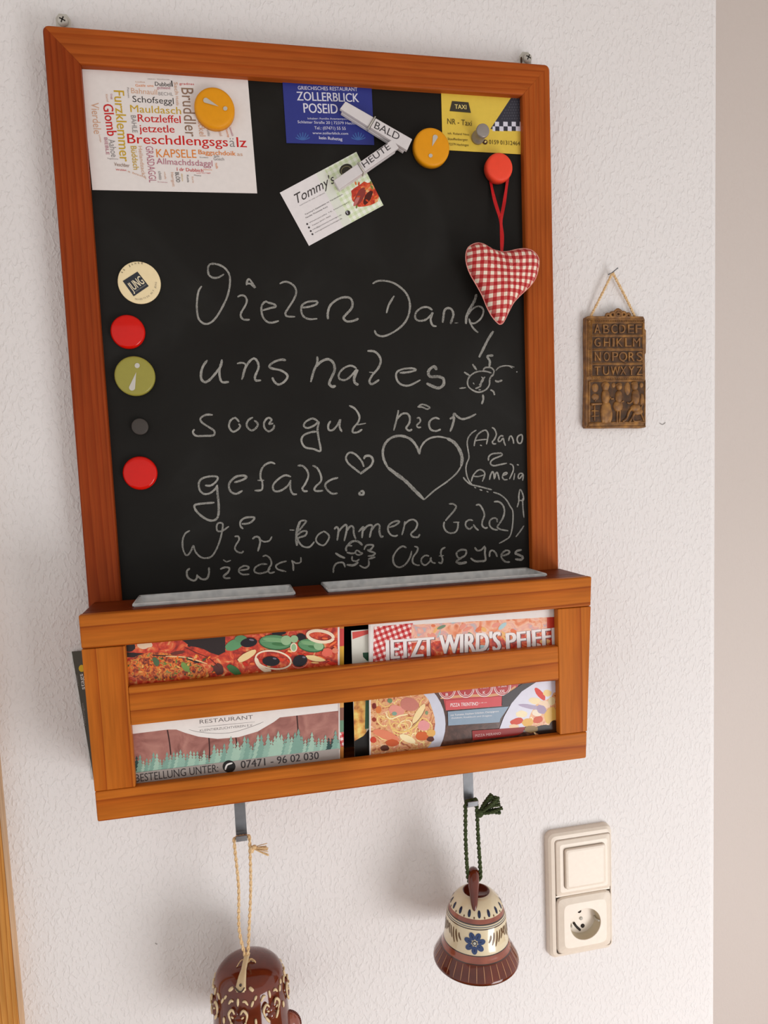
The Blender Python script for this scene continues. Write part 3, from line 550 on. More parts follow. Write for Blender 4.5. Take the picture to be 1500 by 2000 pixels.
for a in [("Tommy's", (180, 1057), (500, 880), 78, DK, -.008, .4), ('GASTSTÄTTE UND CATERING', (195, 1083), (405, 975), 7, DG, 0, 0), ("Tommy's Gaststätte im Vereinsheim", (240, 1160), (555, 988), 11, DK, .01, 0), ('Familie Thommes Kurz', (248, 1186), (430, 1090), 11, DK, .01, 0), ('Weinstraße 12, Hechingen', (275, 1228), (610, 1050), 9, DG, 0, 0), ('Telefon 07471 9602', (300, 1252), (455, 1168), 9, DG, 0, 0),
          ('info@gaststaette-hechingen.de', (305, 1284), (545, 1158), 9, DG, 0, 0), ('www.gaststaette-hechingen.de', (322, 1310), (550, 1188), 9, DG, 0, 0)]: s.text(*a[:5], bold=a[5], shear=a[6])
for q in ((257, 1233), (272, 1262), (287, 1292), (301, 1318)): s.blob(*q, 8, 8, 0, DK)
s.blob(597, 1140, 21, 21, 0, DK); s.text('f', (592, 1152), (604, 1146), 26, WH, .02)
s.build('printed_face', t)
ZT = (800, 160, 5.76923)
t, s = sheet_thing('business_card', [(355, 95), (1255, 168), (1252, 815), (372, 765)], Y1, .0004, col((222, 190, 74), .35), 'yellow taxi card with dark checkered corner, top right of chalkboard', 'card', ZT)
NV = col((52, 52, 62), .4); YW = col((236, 214, 130), .4); TK = col((84, 70, 30), .5)
s.poly([(1155, 160), (1254, 168), (1253, 560), (910, 530)], NV); s.poly([(355, 0 + 545), (1253, 552), (1252, 640), (360, 640)][1:3] + [(900, 640), (905, 545)], col((222, 190, 74), .35))
for k, (x0, x1) in enumerate(((962, 1008), (1055, 1105), (1150, 1197), (1240, 1253))): s.poly([(x0, 448), (x1, 450), (x1, 502), (x0, 500)], WH)
for x0, x1 in ((935, 965), (1012, 1058), (1105, 1150), (1197, 1250)): s.poly([(x0, 500), (x1, 502), (x1, 556), (x0, 552)], WH)
for x0, x1 in ((965, 1012), (1058, 1103), (1150, 1195)): s.poly([(x0, 501), (x1, 503), (x1, 555), (x0, 552)], NV)
for i in range(10):
    for j in range(8):
        x = 1000 + i * 28 + (j % 2) * 14; y = 190 + j * 32
        if x > 1175 - (y - 165) * .62 and x < 1245: s.blob(x, y, 9, 9, 0, col((74, 74, 84), .4), 6)
s.poly([(478, 217), (662, 232), (690, 350), (450, 330)], col((58, 52, 42), .5)); s.text('TAXI', (508, 303), (640, 310), 48, YW, .015)
for a in [('NR - Taxi', (425, 475), (700, 498), 62, TK, -.006), ('inh. Roland Ness', (430, 592), (670, 606), 24, TK, 0), ('Stauffenbergstr.', (430, 655), (662, 668), 26, TK, 0), ('72379 Hechingen', (440, 716), (665, 726), 26, TK, 0), ('0159 01312464', (895, 700), (1242, 718), 46, TK, -.005)]: s.text(*a[:5], bold=a[5])
s.blob(850, 680, 28, 28, 0, col((70, 40, 20), .5)); s.blob(854, 676, 10, 14, 40, YW)
s.build('printed_face', t)
#=====MAGNETS
def ydisc(px, py, yback, r, h, mat, dome=0, edge=.0015, name='magnet', label='', part='magnet_body', below=None, pin=None, group=None):
    c = at(px, py, yback - h); c.y = yback
    t = thing(name, c, label, 'magnet', group)
    M = Matrix.Translation(c) @ Matrix.Rotation(math.radians(90), 4, 'X')
    pr = [(.00001, 0), (r, 0), (r, h - edge)]
    for k in range(1, 5): a = k * math.pi / 8; pr.append((r - edge + edge * math.cos(a), h - edge + edge * math.sin(a)))
    n = 6
    for k in range(1, n + 1): q = k / n; pr.append(((r - edge) * (1 - q) + .00001, h + dome * (1 - (1 - q) ** 2)))
    mb = MB(); mb.lathe(pr, M, mat, 48); mb.build(part, t); return t, c, M, h
YEL = col((224, 148, 2), .5); SIL = col((196, 190, 180), .35, .3)
def excl(t, cx, cy, y, tail, dot, rt=8, rd=4.6):
    s = Sheet(y, (0, 0, 1), 4e-5); (x0, y0), (x1, y1) = tail
    L = math.hypot(x1 - x0, y1 - y0); ux, uy = (x1 - x0) / L, (y1 - y0) / L; pts = []
    for k in range(13): a = math.pi * (.5 + k / 12); pts.append((x0 + rt * (math.cos(a) * ux - math.sin(a) * uy), y0 + rt * (math.cos(a) * uy + math.sin(a) * ux)))
    s.poly(pts + [(x1, y1)], SIL); s.blob(*dot, rd, rd, 0, SIL); s.build('exclamation_mark', t)
t, c, M, h = ydisc(419, 209, Y1 - .0001, .0183, .0075, YEL, .0004, .003, label='round yellow magnet with a grey exclamation mark, holding the white postcard')
excl(t, 0, 0, Y1 - .0086, ((402, 196), (427, 208)), (440, 212), 5, 4.2)
t, c, M, h = ydisc(844, 286, Y1 - .0004, .0183, .0075, YEL, .0004, .0025, label='round yellow magnet with exclamation mark, overlapping the left edge of the taxi card')
excl(t, 0, 0, Y1 - .0086, ((850, 268), (844, 286)), (841, 304), 4.8, 3.8)
t, c, M, h = ydisc(263, 734, YB - .0002, .0183, .0058, col((150, 142, 62), .25), .0003, .002, label='olive green round magnet with grey exclamation mark, third in the left column')
excl(t, 0, 0, YB - .0064, ((258, 757), (266, 727)), (268, 714), 6, 5)
REDM = col((206, 18, 6), .16, coat=0)
ydisc(249, 647, YB - .0002, .0155, .0055, REDM, .0012, .003, label='glossy red round magnet just below the cream badge')
ydisc(273, 924, YB - .0002, .0158, .0055, REDM, .0012, .003, label='glossy red round magnet, lowest in the left column')
ydisc(273, 833, YB - .0002, .0077, .004, col((64, 58, 54), .5), .0005, .001, label='small dark grey round magnet above the lowest red one')
ydisc(977, 325, YB - .0030, .0140, .009, col((236, 70, 44), .5), .0006, .003, label='coral red round magnet holding the ribbon of the gingham heart')
t, c, M, h = ydisc(272, 552, YB - .0002, .0192, .0018, col((236, 216, 172), .35), .0002, .0006, name='badge_magnet', label='cream round badge magnet with a tilted dark square logo, top of the left column')
s = Sheet(YB - .0024, (190, 490, 4.08)); s.poly([(203, 240), (320, 165), (410, 280), (290, 362)], col((44, 46, 54), .4))
s.text('JUNG', (280, 325), (380, 256), 74, col((226, 212, 180), .4), .015); s.text('HECHINGEN', (308, 328), (392, 272), 10, col((150, 146, 136), .4))
for i, ch in enumerate('45 JAHRE'):
    a = math.radians(-150 + i * 9.5)
    if ch != ' ': p = (335 + 155 * math.cos(a), 255 + 150 * math.sin(a)); s.text(ch, p, (p[0] - 10 * math.sin(a), p[1] + 10 * math.cos(a)), 15, DK)
for i, ch in enumerate('TRADITION MIT JUNG'):
    a = math.radians(100 - i * 5.6)
    if ch not in ' ': p = (325 + 150 * math.cos(a), 245 + 148 * math.sin(a)); s.text(ch, p, (p[0] + (2.5 if ch == 'I' else 8) * math.sin(a), p[1] - (2.5 if ch == 'I' else 8) * math.cos(a)), 13, DG)
s.build('printed_logo', t)
# peg-shaped magnet
base = at(931, 274, Y1 - .0006); tip = at(947, 250, -.036); base.y = Y1 - .0006
t = thing('peg_magnet', base, 'grey metal peg magnet sticking out of the yellow taxi card', 'magnet')
d = (tip - base); d = Vector((0, tip.y - base.y, 0)).normalized(); q = d.to_track_quat('Z', 'Y').to_matrix().to_4x4()
GM = col((150, 142, 136), .35, .35)
c2 = at(944, 254, -.036); c2.y = Y1 - .0006
M = Matrix.Translation(c2) @ q; mb = MB()
H = abs(-.036 - (Y1 - .0006)); r = .0066
mb.lathe([(.00001, 0), (r, 0), (r, .003), (r * .86, .0045), (r * .80, H * .45), (r * .86, H - .006), (r, H - .0035), (r * 1.03, H - .0015), (r * .95, H - .0002), (r * .85, H), (.00001, H)], M, GM, 32); mb.build('magnet_body', t)
# clothes pegs
def peg(name, pts, word, a, b, label, group, split, yback=Y1 - .0005):
    # pts: front face corners (start-left, end-left, end-right, start-right) on the plane of its face
    yf = yback - .0105; P = [at(*p, yf) for p in pts]
    t = thing(name, (P[0] + P[2]) / 2, label, 'clothes peg', group)
    PW = col((212, 206, 206), .6)
    def lerp(k, j): return P[0].lerp(P[1], k).lerp(P[3].lerp(P[2], k), j)
    mb = MB(); mb.prism([lerp(0, 0), lerp(split, 0), lerp(split, 1), lerp(0, 1)], .0038, PW, .0006); mb.build('front_lever', t)
    mb = MB(); q = [lerp(split + .025, 0) + Vector((0, -.0006, 0)), lerp(1, 0) + Vector((0, -.0006, 0)), lerp(1, 1) + Vector((0, -.0006, 0)), lerp(split + .025, 1) + Vector((0, -.0006, 0))]
    mb.prism(q, .0046, PW, .0006); mb.build('front_lever', t)
    mb = MB(); q = [lerp(k, j) + Vector((0, .0058, 0)) for k, j in ((.03, 0), (.97, 0), (.97, 1), (.03, 1))]
    mb.prism(q, .0042, PW, .0006); mb.build('rear_lever', t)
    mb = MB(); A = lerp(split + .012, -.06); B = lerp(split + .012, 1.06)
    for dy in (-.0009, .0003, .0035): mb.tube([A + Vector((0, dy, 0)), B + Vector((0, dy, 0))], .0006, NICKEL, 8)
    mb.tube([A + Vector((0, -.0009, 0)), A + Vector((0, .0075, 0))], .0006, NICKEL, 8); mb.tube([B + Vector((0, -.0009, 0)), B + Vector((0, .0075, 0))], .0006, NICKEL, 8)
    mb.build('spring', t)
    s = Sheet(yf - .0007, (540, 150, 4.2857), 1e-5); s.text(word, a, b, 58 if word == 'BALD' else 52, col((62, 58, 60), .6), 0); s.build('stamped_word', t); return t
peg('clothes_peg', [(675, 197.5), (805, 272), (795, 294), (664, 212)], 'BALD', (815, 428), (1018, 532), 'white wooden clothes peg stamped BALD, over the blue card', 'stamped white clothes pegs', .42, Y1 - .0006)
peg('clothes_peg', [(652, 352), (767, 272), (779, 289), (662, 370)], 'HEUTE', (738, 762), (958, 598), 'white wooden clothes peg stamped HEUTE, over the tilted white card', 'stamped white clothes pegs', .40, Y1 - .0006 - .0)
#=====HEART
def heart():
    yc = -.0385
    out = [(979, 492), (962, 487), (945, 477), (930, 475), (915, 483), (910, 497), (911, 515), (918, 535), (930, 556), (942, 578), (950, 598), (960, 617), (972, 631), (978, 633), (984, 628), (995, 606), (1004, 590), (1018, 575), (1034, 560), (1046, 543), (1052, 522), (1052, 505), (1043, 492), (1028, 486), (1010, 487), (994, 491)]
    out = smooth2(out + [out[0]], 3)[:-1]; P = [at(u, v, yc) for u, v in out]; n = len(P)
    cen = at(978, 540, yc); t = thing('hanging_heart', P[26], 'padded red and white gingham fabric heart hanging on a red ribbon', 'ornament')
    mb = MB(); rings = 9
    for side, th in ((-1, .0125), (1, .009)):
        vs = []
        for k in range(rings + 1):
            q = k / rings; h = math.sqrt(max(0, 1 - (1 - q) ** 2.2))
            for p in P:
                x = p.lerp(cen, q); x = x.copy(); wr = .0006 * math.sin(p.x * 700 + p.z * 400) * (1 - q) * q * 4
                x.y = yc + side * (th * h + wr); vs.append(x)
        fs = [(k * n + j, k * n + (j + 1) % n, (k + 1) * n + (j + 1) % n, (k + 1) * n + j) for k in range(rings) for j in range(n)]
        mb.add(vs, fs, RED_GINGHAM, True)
    mb.build('stuffed_heart', t)
    mb = MB(); mb.tube([p + Vector((0, 0, 0)) for p in P], .00055, col((226, 150, 140), .9), 6, True); mb.build('seam', t)
    rb = col((190, 22, 26), .5)
    def strip(pts, wd, name):
        mb = MB(); Q = smooth3(pts, 5); m = len(Q); vs = []
        for i, p in enumerate(Q):
            tw = .35 * math.sin(i * .7); vs += [p + Vector((-wd / 2 * math.cos(tw), wd / 2 * math.sin(tw), 0)), p + Vector((wd / 2 * math.cos(tw), -wd / 2 * math.sin(tw), 0)), p + Vector((wd / 2 * math.cos(tw), -wd / 2 * math.sin(tw) + .0004, 0)), p + Vector((-wd / 2 * math.cos(tw), wd / 2 * math.sin(tw) + .0004, 0))]
        mb.add(vs, [(i * 4 + a, i * 4 + b_, i * 4 + 4 + b_, i * 4 + 4 + a) for i in range(m - 1) for a, b_ in ((0, 1), (1, 2), (2, 3), (3, 0))], rb); mb.build(name, t)
    y0 = YB - .0012
    strip([at(955, 325, y0), at(958, 352, y0), at(966, 390, y0 - .004), at(977, 428, -.029), at(980, 460, -.034), at(980, 494, yc + .001)], .0034, 'ribbon')
    strip([at(993, 325, y0 - .0006), at(991, 352, y0 - .0006), at(985, 395, y0 - .004), at(979, 430, -.0295), at(981, 462, -.0345), at(980, 494, yc + .0015)], .0034, 'ribbon')
heart()
#=====PLAQUE
def plaque():
    y = -.0085; Zp = (1120, 500, 5.5556); s = Sheet(y, Zp)
    out = [(140, 665), (160, 650), (340, 652), (560, 650), (760, 655), (775, 690), (775, 790), (790, 805), (788, 1050), (778, 1070), (785, 1600), (780, 1860), (740, 1868), (500, 1865), (300, 1870), (140, 1868), (130, 1840), (142, 1300), (135, 900)]
    P = [s.P(*p) for p in out]; c = s.P(455, 1300)
    t = thing('alphabet_plaque', s.P(455, 1868), 'small brown clay relief plaque with raised alphabet and three figures, hanging on twine', 'plaque')
    mb = MB(); mb.prism([p + Vector((0, 0, 0)) for p in P], .0075, CLAY, .0006); mb.build('plaque_body', t)
    # sunken fields are darker, framed by raised fillets
    s = Sheet(y - .0001, Zp, 2e-5)
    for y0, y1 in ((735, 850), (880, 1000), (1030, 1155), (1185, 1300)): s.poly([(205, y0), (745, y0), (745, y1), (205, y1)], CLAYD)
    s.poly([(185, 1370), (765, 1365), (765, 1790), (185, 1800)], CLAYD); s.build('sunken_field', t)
    mb = MB()
    def bar(a, b_, r=.0008): mb.tube([s.P(*a), s.P(*b_)], r, CLAY, 6)
    for yy in (722, 862, 1015, 1168, 1310): bar((195, yy), (755, yy))
    for xx in (160, 195, 752): bar((xx, 700), (xx, 1310))
    bar((150, 690), (765, 688)); bar((180, 1355), (770, 1348), .001); bar((165, 1355), (165, 1850)); bar((775, 1348), (775, 1850)); bar((160, 1815), (775, 1805), .0012); bar((150, 1855), (780, 1850), .001)
    for xx in (330, 470, 560, 650): bar((xx, 0 + 862), (xx, 862), .0001)
    mb.build('raised_fillet', t)
    mb = MB()
    for k in range(28):
        mb.ball(s.P(210 + k * 19.5, 705), .0009, .0008, .0009, CLAY, 6); mb.ball(s.P(210 + k * 19.5, 1330), .0009, .0008, .0009, CLAY, 6)
    for k in range(30): mb.ball(s.P(178, 730 + k * 19.5), .0009, .0008, .0009, CLAY, 6)
    mb.build('bead_border', t)
    L = Sheet(y - .0001, Zp, 1e-6)
    for row, yb, h, xs in (('ABCDEF', 840, 95, (222, 318, 405, 492, 585, 668)), ('GHIKLM', 985, 92, (222, 325, 418, 462, 556, 640)), ('NOPQRS', 1142, 98, (225, 322, 415, 488, 592, 678)), ('TUWXYZ', 1292, 92, (222, 315, 398, 502, 590, 678))):
        for ch, x in zip(row, xs):
            wd = {'I': 22, 'W': 98, 'M': 78, 'Q': 90}.get(ch, 66); L.text(ch, (x, yb), (x + wd, yb), h, CLAY, .01, 0, .0012)
    L.build('raised_letters', t)
    # three figures in relief: woman, child, seated man, with desk and chair
    def fig(name, blobs, lines=()):
        mb = MB()
        for (u, v, ru, rv, d) in blobs: mb.ball(s.P(u, v), ru / 8200, d, rv / 8200, CLAY, 12)
        for pts, r in lines: mb.tube(smooth3([s.P(*p) + Vector((0, -.0006, 0)) for p in pts], 4), r, CLAY, 6)
        mb.build(name, t)
    fig('relief_figure', [(345, 1420, 36, 42, .003), (345, 1400, 44, 30, .002), (345, 1530, 42, 75, .0035), (350, 1690, 58, 110, .0032), (390, 1720, 28, 80, .0025), (318, 1720, 26, 80, .0025)], [([(320, 1490), (318, 1560), (360, 1580), (400, 1530)], .0009), ([(340, 1600), (325, 1700), (310, 1780)], .0006), ([(360, 1600), (365, 1700), (370, 1790)], .0006), ([(375, 1600), (395, 1700), (405, 1780)], .0006)])
    fig('relief_figure', [(492, 1420, 30, 34, .003), (492, 1400, 34, 22, .002), (490, 1530, 36, 60, .0032), (480, 1630, 52, 50, .003)], [([(465, 1500), (460, 1560), (500, 1590), (540, 1575)], .0009), ([(475, 1660), (470, 1730), (470, 1810)], .0011), ([(500, 1660), (500, 1730), (492, 1815)], .0011), ([(400, 1550), (430, 1550)], .0012)])
    fig('relief_figure', [(662, 1410, 34, 42, .0032), (662, 1385, 36, 22, .0022), (672, 1530, 42, 75, .0034), (670, 1650, 55, 36, .003), (700, 1690, 50, 30, .0022)], [([(650, 1500), (640, 1570), (600, 1600), (580, 1590)], .001), ([(650, 1640), (600, 1690), (575, 1760), (530, 1800)], .0013), ([(680, 1670), (640, 1740), (600, 1810)], .0012)])
    fig('relief_chair', [(740, 1560, 20, 60, .0016)], [([(745, 1500), (755, 1580), (725, 1680), (760, 1790)], .0009), ([(650, 1700), (650, 1790), (730, 1790)], .0009)])
    fig('relief_desk', [(235, 1430, 35, 40, .0014), (235, 1530, 40, 30, .0014)], [([(185, 1610), (300, 1605)], .0014), ([(225, 1620), (225, 1790)], .0009), ([(190, 1680), (270, 1680)], .0006), ([(190, 1740), (270, 1735)], .0006), ([(230, 1580), (260, 1500)], .0007)])
    fig('relief_drape', [(585, 1440, 30, 60, .0014), (735, 1400, 22, 24, .0012), (435, 1400, 20, 24, .0012)])
    # scroll crest
    mb = MB()
    for cx, cy, r in ((490, 625, 42), (490, 628, 22), (430, 635, 26), (548, 632, 26), (380, 645, 20), (600, 642, 20)):
        mb.tube([s.P(cx + r * math.cos(a * math.pi / 8), cy + r * math.sin(a * math.pi / 8)) + Vector((0, .0012, 0)) for a in range(16)], .0015, CLAY, 6, True)
    mb.ball(s.P(490, 585) + Vector((0, .0016, 0)), .003, .002, .0022, CLAY); mb.prism([s.P(*p) + Vector((0, .0016, 0)) for p in ((330, 660), (380, 625), (450, 590), (530, 590), (600, 625), (645, 660))], .003, CLAYD); mb.build('scroll_crest', t)
    mb = MB(); nl = s.P(430, 172)
    for a in ((205, 652), (688, 648)):
        A = s.P(*a) + Vector((0, .004, 0)); twisted(mb, [A, A.lerp(nl, .5), nl + Vector((0, .001, -.0006))], .0015, JUTE, .006)
    mb.build('twine', t)
    n = thing('nail', nl, 'thin bent nail in the plaster carrying the twine of the clay plaque', 'nail')
    mb = MB(); e = at(1206, 524, -.014); e0 = nl.copy(); e0.y = .004; mb.tube([e0, nl + Vector((-.0015, 0, -.0012)), nl.lerp(e, .5), e], [.0006, .0006, .0006, .0006], STEEL, 8)
    mb.ball(e, .0009, .0009, .0009, STEEL, 8); mb.build('nail_shank', n)
plaque()
#=====LEAFLETS
YL = -.0830
WP = col((232, 226, 222), .3)
ZL = (130, 1100, 2.67857)
t, s = sheet_thing('menu_leaflet', [(242, 1215), (663, 1180), (664, 1512), (262, 1562)], YL, .0012, WP, 'menu leaflet with pizza and chicken picture above red planks, in left half of rack', 'leaflet', (0, 0, 1), 'paper')
s.c = ZL; s.poly([(300, 330), (1418, 240), (1420, 640), (335, 760)], PZ)
s.c = (230, 1180, 6); BKF = col((46, 34, 34), .3)
s.poly([(700, 380), (1260, 320), (1260, 560), (1180, 600), (1000, 540), (830, 500)], BKF); s.blob(140, 500, 70, 60, 0, BKF, 16, .1); s.blob(320, 470, 90, 50, -8, col((232, 206, 176), .3), 16, .15)
s.poly([(80, 560), (600, 600), (1150, 640), (1150, 700), (900, 690), (500, 640), (80, 620)], BKF); s.blob(600, 505, 215, 96, -8, PZ, 20, .05); s.blob(980, 600, 190, 75, 24, PZ, 20, .05); s.blob(430, 730, 330, 170, -4, PZ2, 24, .04); s.blob(850, 760, 250, 95, 22, PZ2, 22, .06); s.ribbon([(400, 598), (560, 606), (760, 612)], 14, BKF); s.blob(700, 570, 90, 22, -10, col((110, 50, 40), .3), 14, .1); s.blob(1180, 760, 60, 70, 0, col((96, 52, 48), .3), 14, .2); s.ribbon([(780, 500), (900, 560), (1080, 640), (1180, 740)], 9, col((90, 30, 20), .3)); s.ribbon([(560, 612), (800, 624), (1050, 700)], 14, col((240, 196, 140), .3))
for k in range(90):
    u = random.uniform(120, 1130); v = random.uniform(660, 920) - (u - 120) * .07; s.blob(u, v, random.uniform(10, 26), random.uniform(5, 12), random.uniform(0, 180), random.choice([col((112, 128, 60), .3), col((70, 84, 44), .3), col((240, 176, 92), .3), col((200, 70, 28), .3), col((236, 120, 40), .3)]), 8)
s.blob(450, 670, 60, 34, 60, col((78, 104, 72), .3), 10, .15); s.blob(800, 740, 70, 34, 50, col((120, 150, 76), .3), 10, .2)
s.blob(1370, 470, 120, 60, -25, col((96, 150, 104), .3), 18, .06); s.blob(1360, 770, 95, 42, 35, col((66, 116, 66), .3), 16, .06)
s.c = (460, 1180, 5.76923); GN = col((92, 142, 98), .3); GN2 = col((150, 184, 140), .3); CR = col((238, 218, 190), .3); OLV = col((30, 22, 30), .15)
for k in range(40): s.blob(random.uniform(20, 1130), random.uniform(340, 720), random.uniform(20, 55), random.uniform(8, 22), random.uniform(-40, 40), random.choice([col((222, 66, 36), .3), col((206, 44, 26), .3), col((240, 190, 120), .3), col((236, 110, 60), .3)]), 12)
GD = col((44, 86, 50), .3)
def basil(cx, cy, rx, ry, a):
    s.blob(cx, cy + 5, rx * 1.05, ry * 1.1, a, GD); s.blob(cx, cy, rx, ry, a, GN); s.blob(cx - rx * .1, cy - ry * .35, rx * .7, ry * .3, a, col((122, 168, 118), .3)); s.blob(cx + rx * .25, cy + ry * .3, rx * .5, ry * .25, a, col((66, 116, 70), .3))
    aa = math.radians(a); s.ribbon([(cx - rx * .9 * math.cos(aa), cy - rx * .9 * math.sin(aa)), (cx, cy - 4), (cx + rx * .9 * math.cos(aa), cy + rx * .9 * math.sin(aa))], 4, GN2)
s.blob(130, 580, 120, 38, -30, col((236, 206, 150), .3), 14, .1); s.blob(900, 610, 110, 30, 12, col((240, 212, 150), .3), 14, .1)
s.blob(60, 390, 70, 42, 0, GN); s.blob(150, 430, 95, 52, -8, OLV); s.blob(490, 325, 80, 24, -5, OLV); s.blob(740, 370, 55, 42, 20, OLV)
basil(450, 425, 178, 78, 4); s.blob(570, 405, 60, 55, 0, GN2); s.blob(660, 390, 45, 42, 0, GN2); s.blob(655, 485, 40, 52, 0, CR); s.blob(655, 485, 28, 40, 0, GN2); basil(850, 460, 145, 68, 8); s.blob(935, 470, 55, 45, 10, GN2)
s.ring(955, 360, 145, 62, 8, 34, CR); s.ring(425, 625, 200, 100, 8, 18, CR); s.ribbon([(225, 600), (260, 680), (330, 740), (400, 750)], 44, CR)
s.blob(400, 640, 98, 55, 2, OLV); s.blob(725, 635, 85, 65, -20, OLV); s.ring(725, 640, 95, 75, -20, 8, col((226, 130, 110), .3), 20, 170)
for q in ((440, 610, 22, 10), (770, 595, 20, 10), (180, 400, 30, 10)): s.blob(*q, 10, col((120, 110, 124), .3), 10)
s.blob(1120, 520, 36, 30, 0, col((222, 130, 100), .3)); s.blob(1030, 540, 60, 50, 0, col((226, 104, 84), .3), 14, .15)
# lower part: planks, firs, phone strip
s.c = ZL
s.poly([(325, 770), (1422, 640), (1422, 1020), (350, 1180)], PWOOD)
for a, b_ in (((528, 870), (546, 1000)), ((744, 900), (748, 1020)), ((884, 900), (892, 980)), ((1204, 790), (1214, 975))): s.ribbon([a, ((a[0] + b_[0]) / 2 + 2, (a[1] + b_[1]) / 2), b_], 7, col((60, 34, 30), .3), False)
s.poly([(325, 780), (1420, 640), (1420, 770), (1115, 805), (1085, 828), (1000, 878), (900, 908), (790, 917), (690, 905), (620, 885), (575, 868), (530, 868), (336, 892)], WP)
s.text('RESTAURANT', (697, 838), (975, 812), 20, DG); s.text('KLEINTIERZUCHTVEREIN E.V.', (698, 880), (975, 850), 12, DG)
s.ribbon([(640, 868), (700, 882), (800, 888), (880, 880), (975, 850), (1030, 828)], 2, DG); s.ribbon([(690, 856), (985, 828)], 2, DG)
T_ = [col(c, .3) for c in ((142, 176, 160), (124, 160, 146), (160, 190, 172))]; TD = col((44, 72, 70), .3)
for k in range(62):
    u = 350 + k * 17.6; base = 1098 - (u - 350) * .122; hgt = random.uniform(55, 125) * (1.15 if 800 < u < 1220 else .85); wd = hgt * .46
    m = TD if (u < 400 and k % 2) or 1355 < u < 1400 else random.choice(T_); pts = []
    for j in range(5): q = j / 5; pts += [(u - wd * q * .5 - 4, base - hgt * (1 - q)), (u - wd * (q * .5) - 1, base - hgt * (1 - q) + 4)]
    pts = [(u, base - hgt)] + [p for j in range(1, 6) for p in ((u - wd * .5 * j / 5 - 3, base - hgt * (1 - j / 5)), (u - wd * .5 * j / 5 + 3, base - hgt * (1 - j / 5) + 2))]
    pts += [p for j in range(5, 0, -1) for p in ((u + wd * .5 * j / 5 - 3, base - hgt * (1 - j / 5) + 2), (u + wd * .5 * j / 5 + 3, base - hgt * (1 - j / 5)))]
    s.poly(pts, m)
s.poly([(345, 1095), (1424, 965), (1424, 1100), (350, 1300)], col((158, 148, 142), .3))
s.text('BESTELLUNG UNTER:', (362, 1142), (795, 1087), 40, DK, .01); s.blob(850, 1060, 34, 32, 0, col((30, 26, 26), .3)); s.ribbon([(830, 1078), (840, 1052), (868, 1042)], 9, WP); s.text('07471 - 96 02 030', (912, 1070), (1320, 1020), 38, DK, .025)
s.build('printed_face', t)
t, s = sheet_thing('menu_leaflet', [(430, 1205), (672, 1186), (671, 1510), (450, 1545)], YL + .0035, .001, col((206, 130, 60), .35), 'colourful leaflet peeking out just right of the pizza menu', 'leaflet', (0, 0, 1), 'paper')
s.c = (460, 1180, 5.76923); s.poly([(1000, 280), (1230, 275), (1230, 500), (1000, 510)], col((206, 70, 66), .3)); s.poly([(1000, 495), (1230, 470), (1230, 690), (1000, 700)], col((226, 176, 62), .3))
s.c = (660, 1320, 6.818); s.poly([(-40, 340), (85, 340), (85, 600), (-40, 620)], col((140, 96, 80), .3)); s.poly([(-40, 600), (80, 590), (80, 760), (-40, 770)], col((110, 146, 120), .3)); s.poly([(-40, 760), (78, 745), (78, 940), (-40, 950)], PGING); s.poly([(-40, 340), (85, 340), (85, 420), (-40, 430)], col((226, 170, 96), .3))
s.build('printed_face', t)
# right: big glossy brochure, slightly bowed
t, s = sheet_thing('pizza_brochure', [(720, 1214), (1086, 1188), (1087, 1452), (722, 1499)], YL, .002, WP, 'glossy pizza brochure with large white headline on gingham, in right half of rack', 'brochure', (0, 0, 1), 'paper')
s.c = (660, 1170, 6.818); s.poly([(478, 370), (1000, 320), (1000, 900), (465, 950)], PGING)
s.c = (640, 1090, 2.778); s.poly([(455, 362), (1245, 318), (1245, 640), (455, 640)], PINKF); s.poly([(1190, 322), (1245, 318), (1245, 480), (1190, 470)], col((196, 60, 44), .3)); s.poly([(455, 460), (1245, 400), (1245, 640), (455, 640)], PZ)
for k in range(34): s.blob(random.uniform(480, 1180), random.uniform(360, 500), random.uniform(10, 30), random.uniform(6, 14), random.uniform(-60, 60), random.choice([col((232, 150, 130), .3), col((226, 120, 80), .3), col((240, 210, 200), .3), col((176, 204, 208), .3), col((236, 180, 110), .3), col((116, 140, 112), .3)]), 12)
HW = col((236, 228, 226), .3); SHD = col((120, 84, 84), .3)
for wd_, a, b_, h in (('JETZT', (302, 550), (580, 528), 102), ("WIRD'S", (603, 520), (940, 500), 102), ('PFIFFI', (968, 502), (1236, 470), 94)):
    s.text(wd_, (a[0] + 5, a[1] + 3), (b_[0] + 5, b_[1] + 3), h, SHD, .05); s.text(wd_, a, b_, h, HW, .05)
s.poly([(230, 330), (1250, 240), (1250, 300), (1180, 312), (600, 335), (300, 362), (245, 372), (238, 640), (225, 640)], WP)
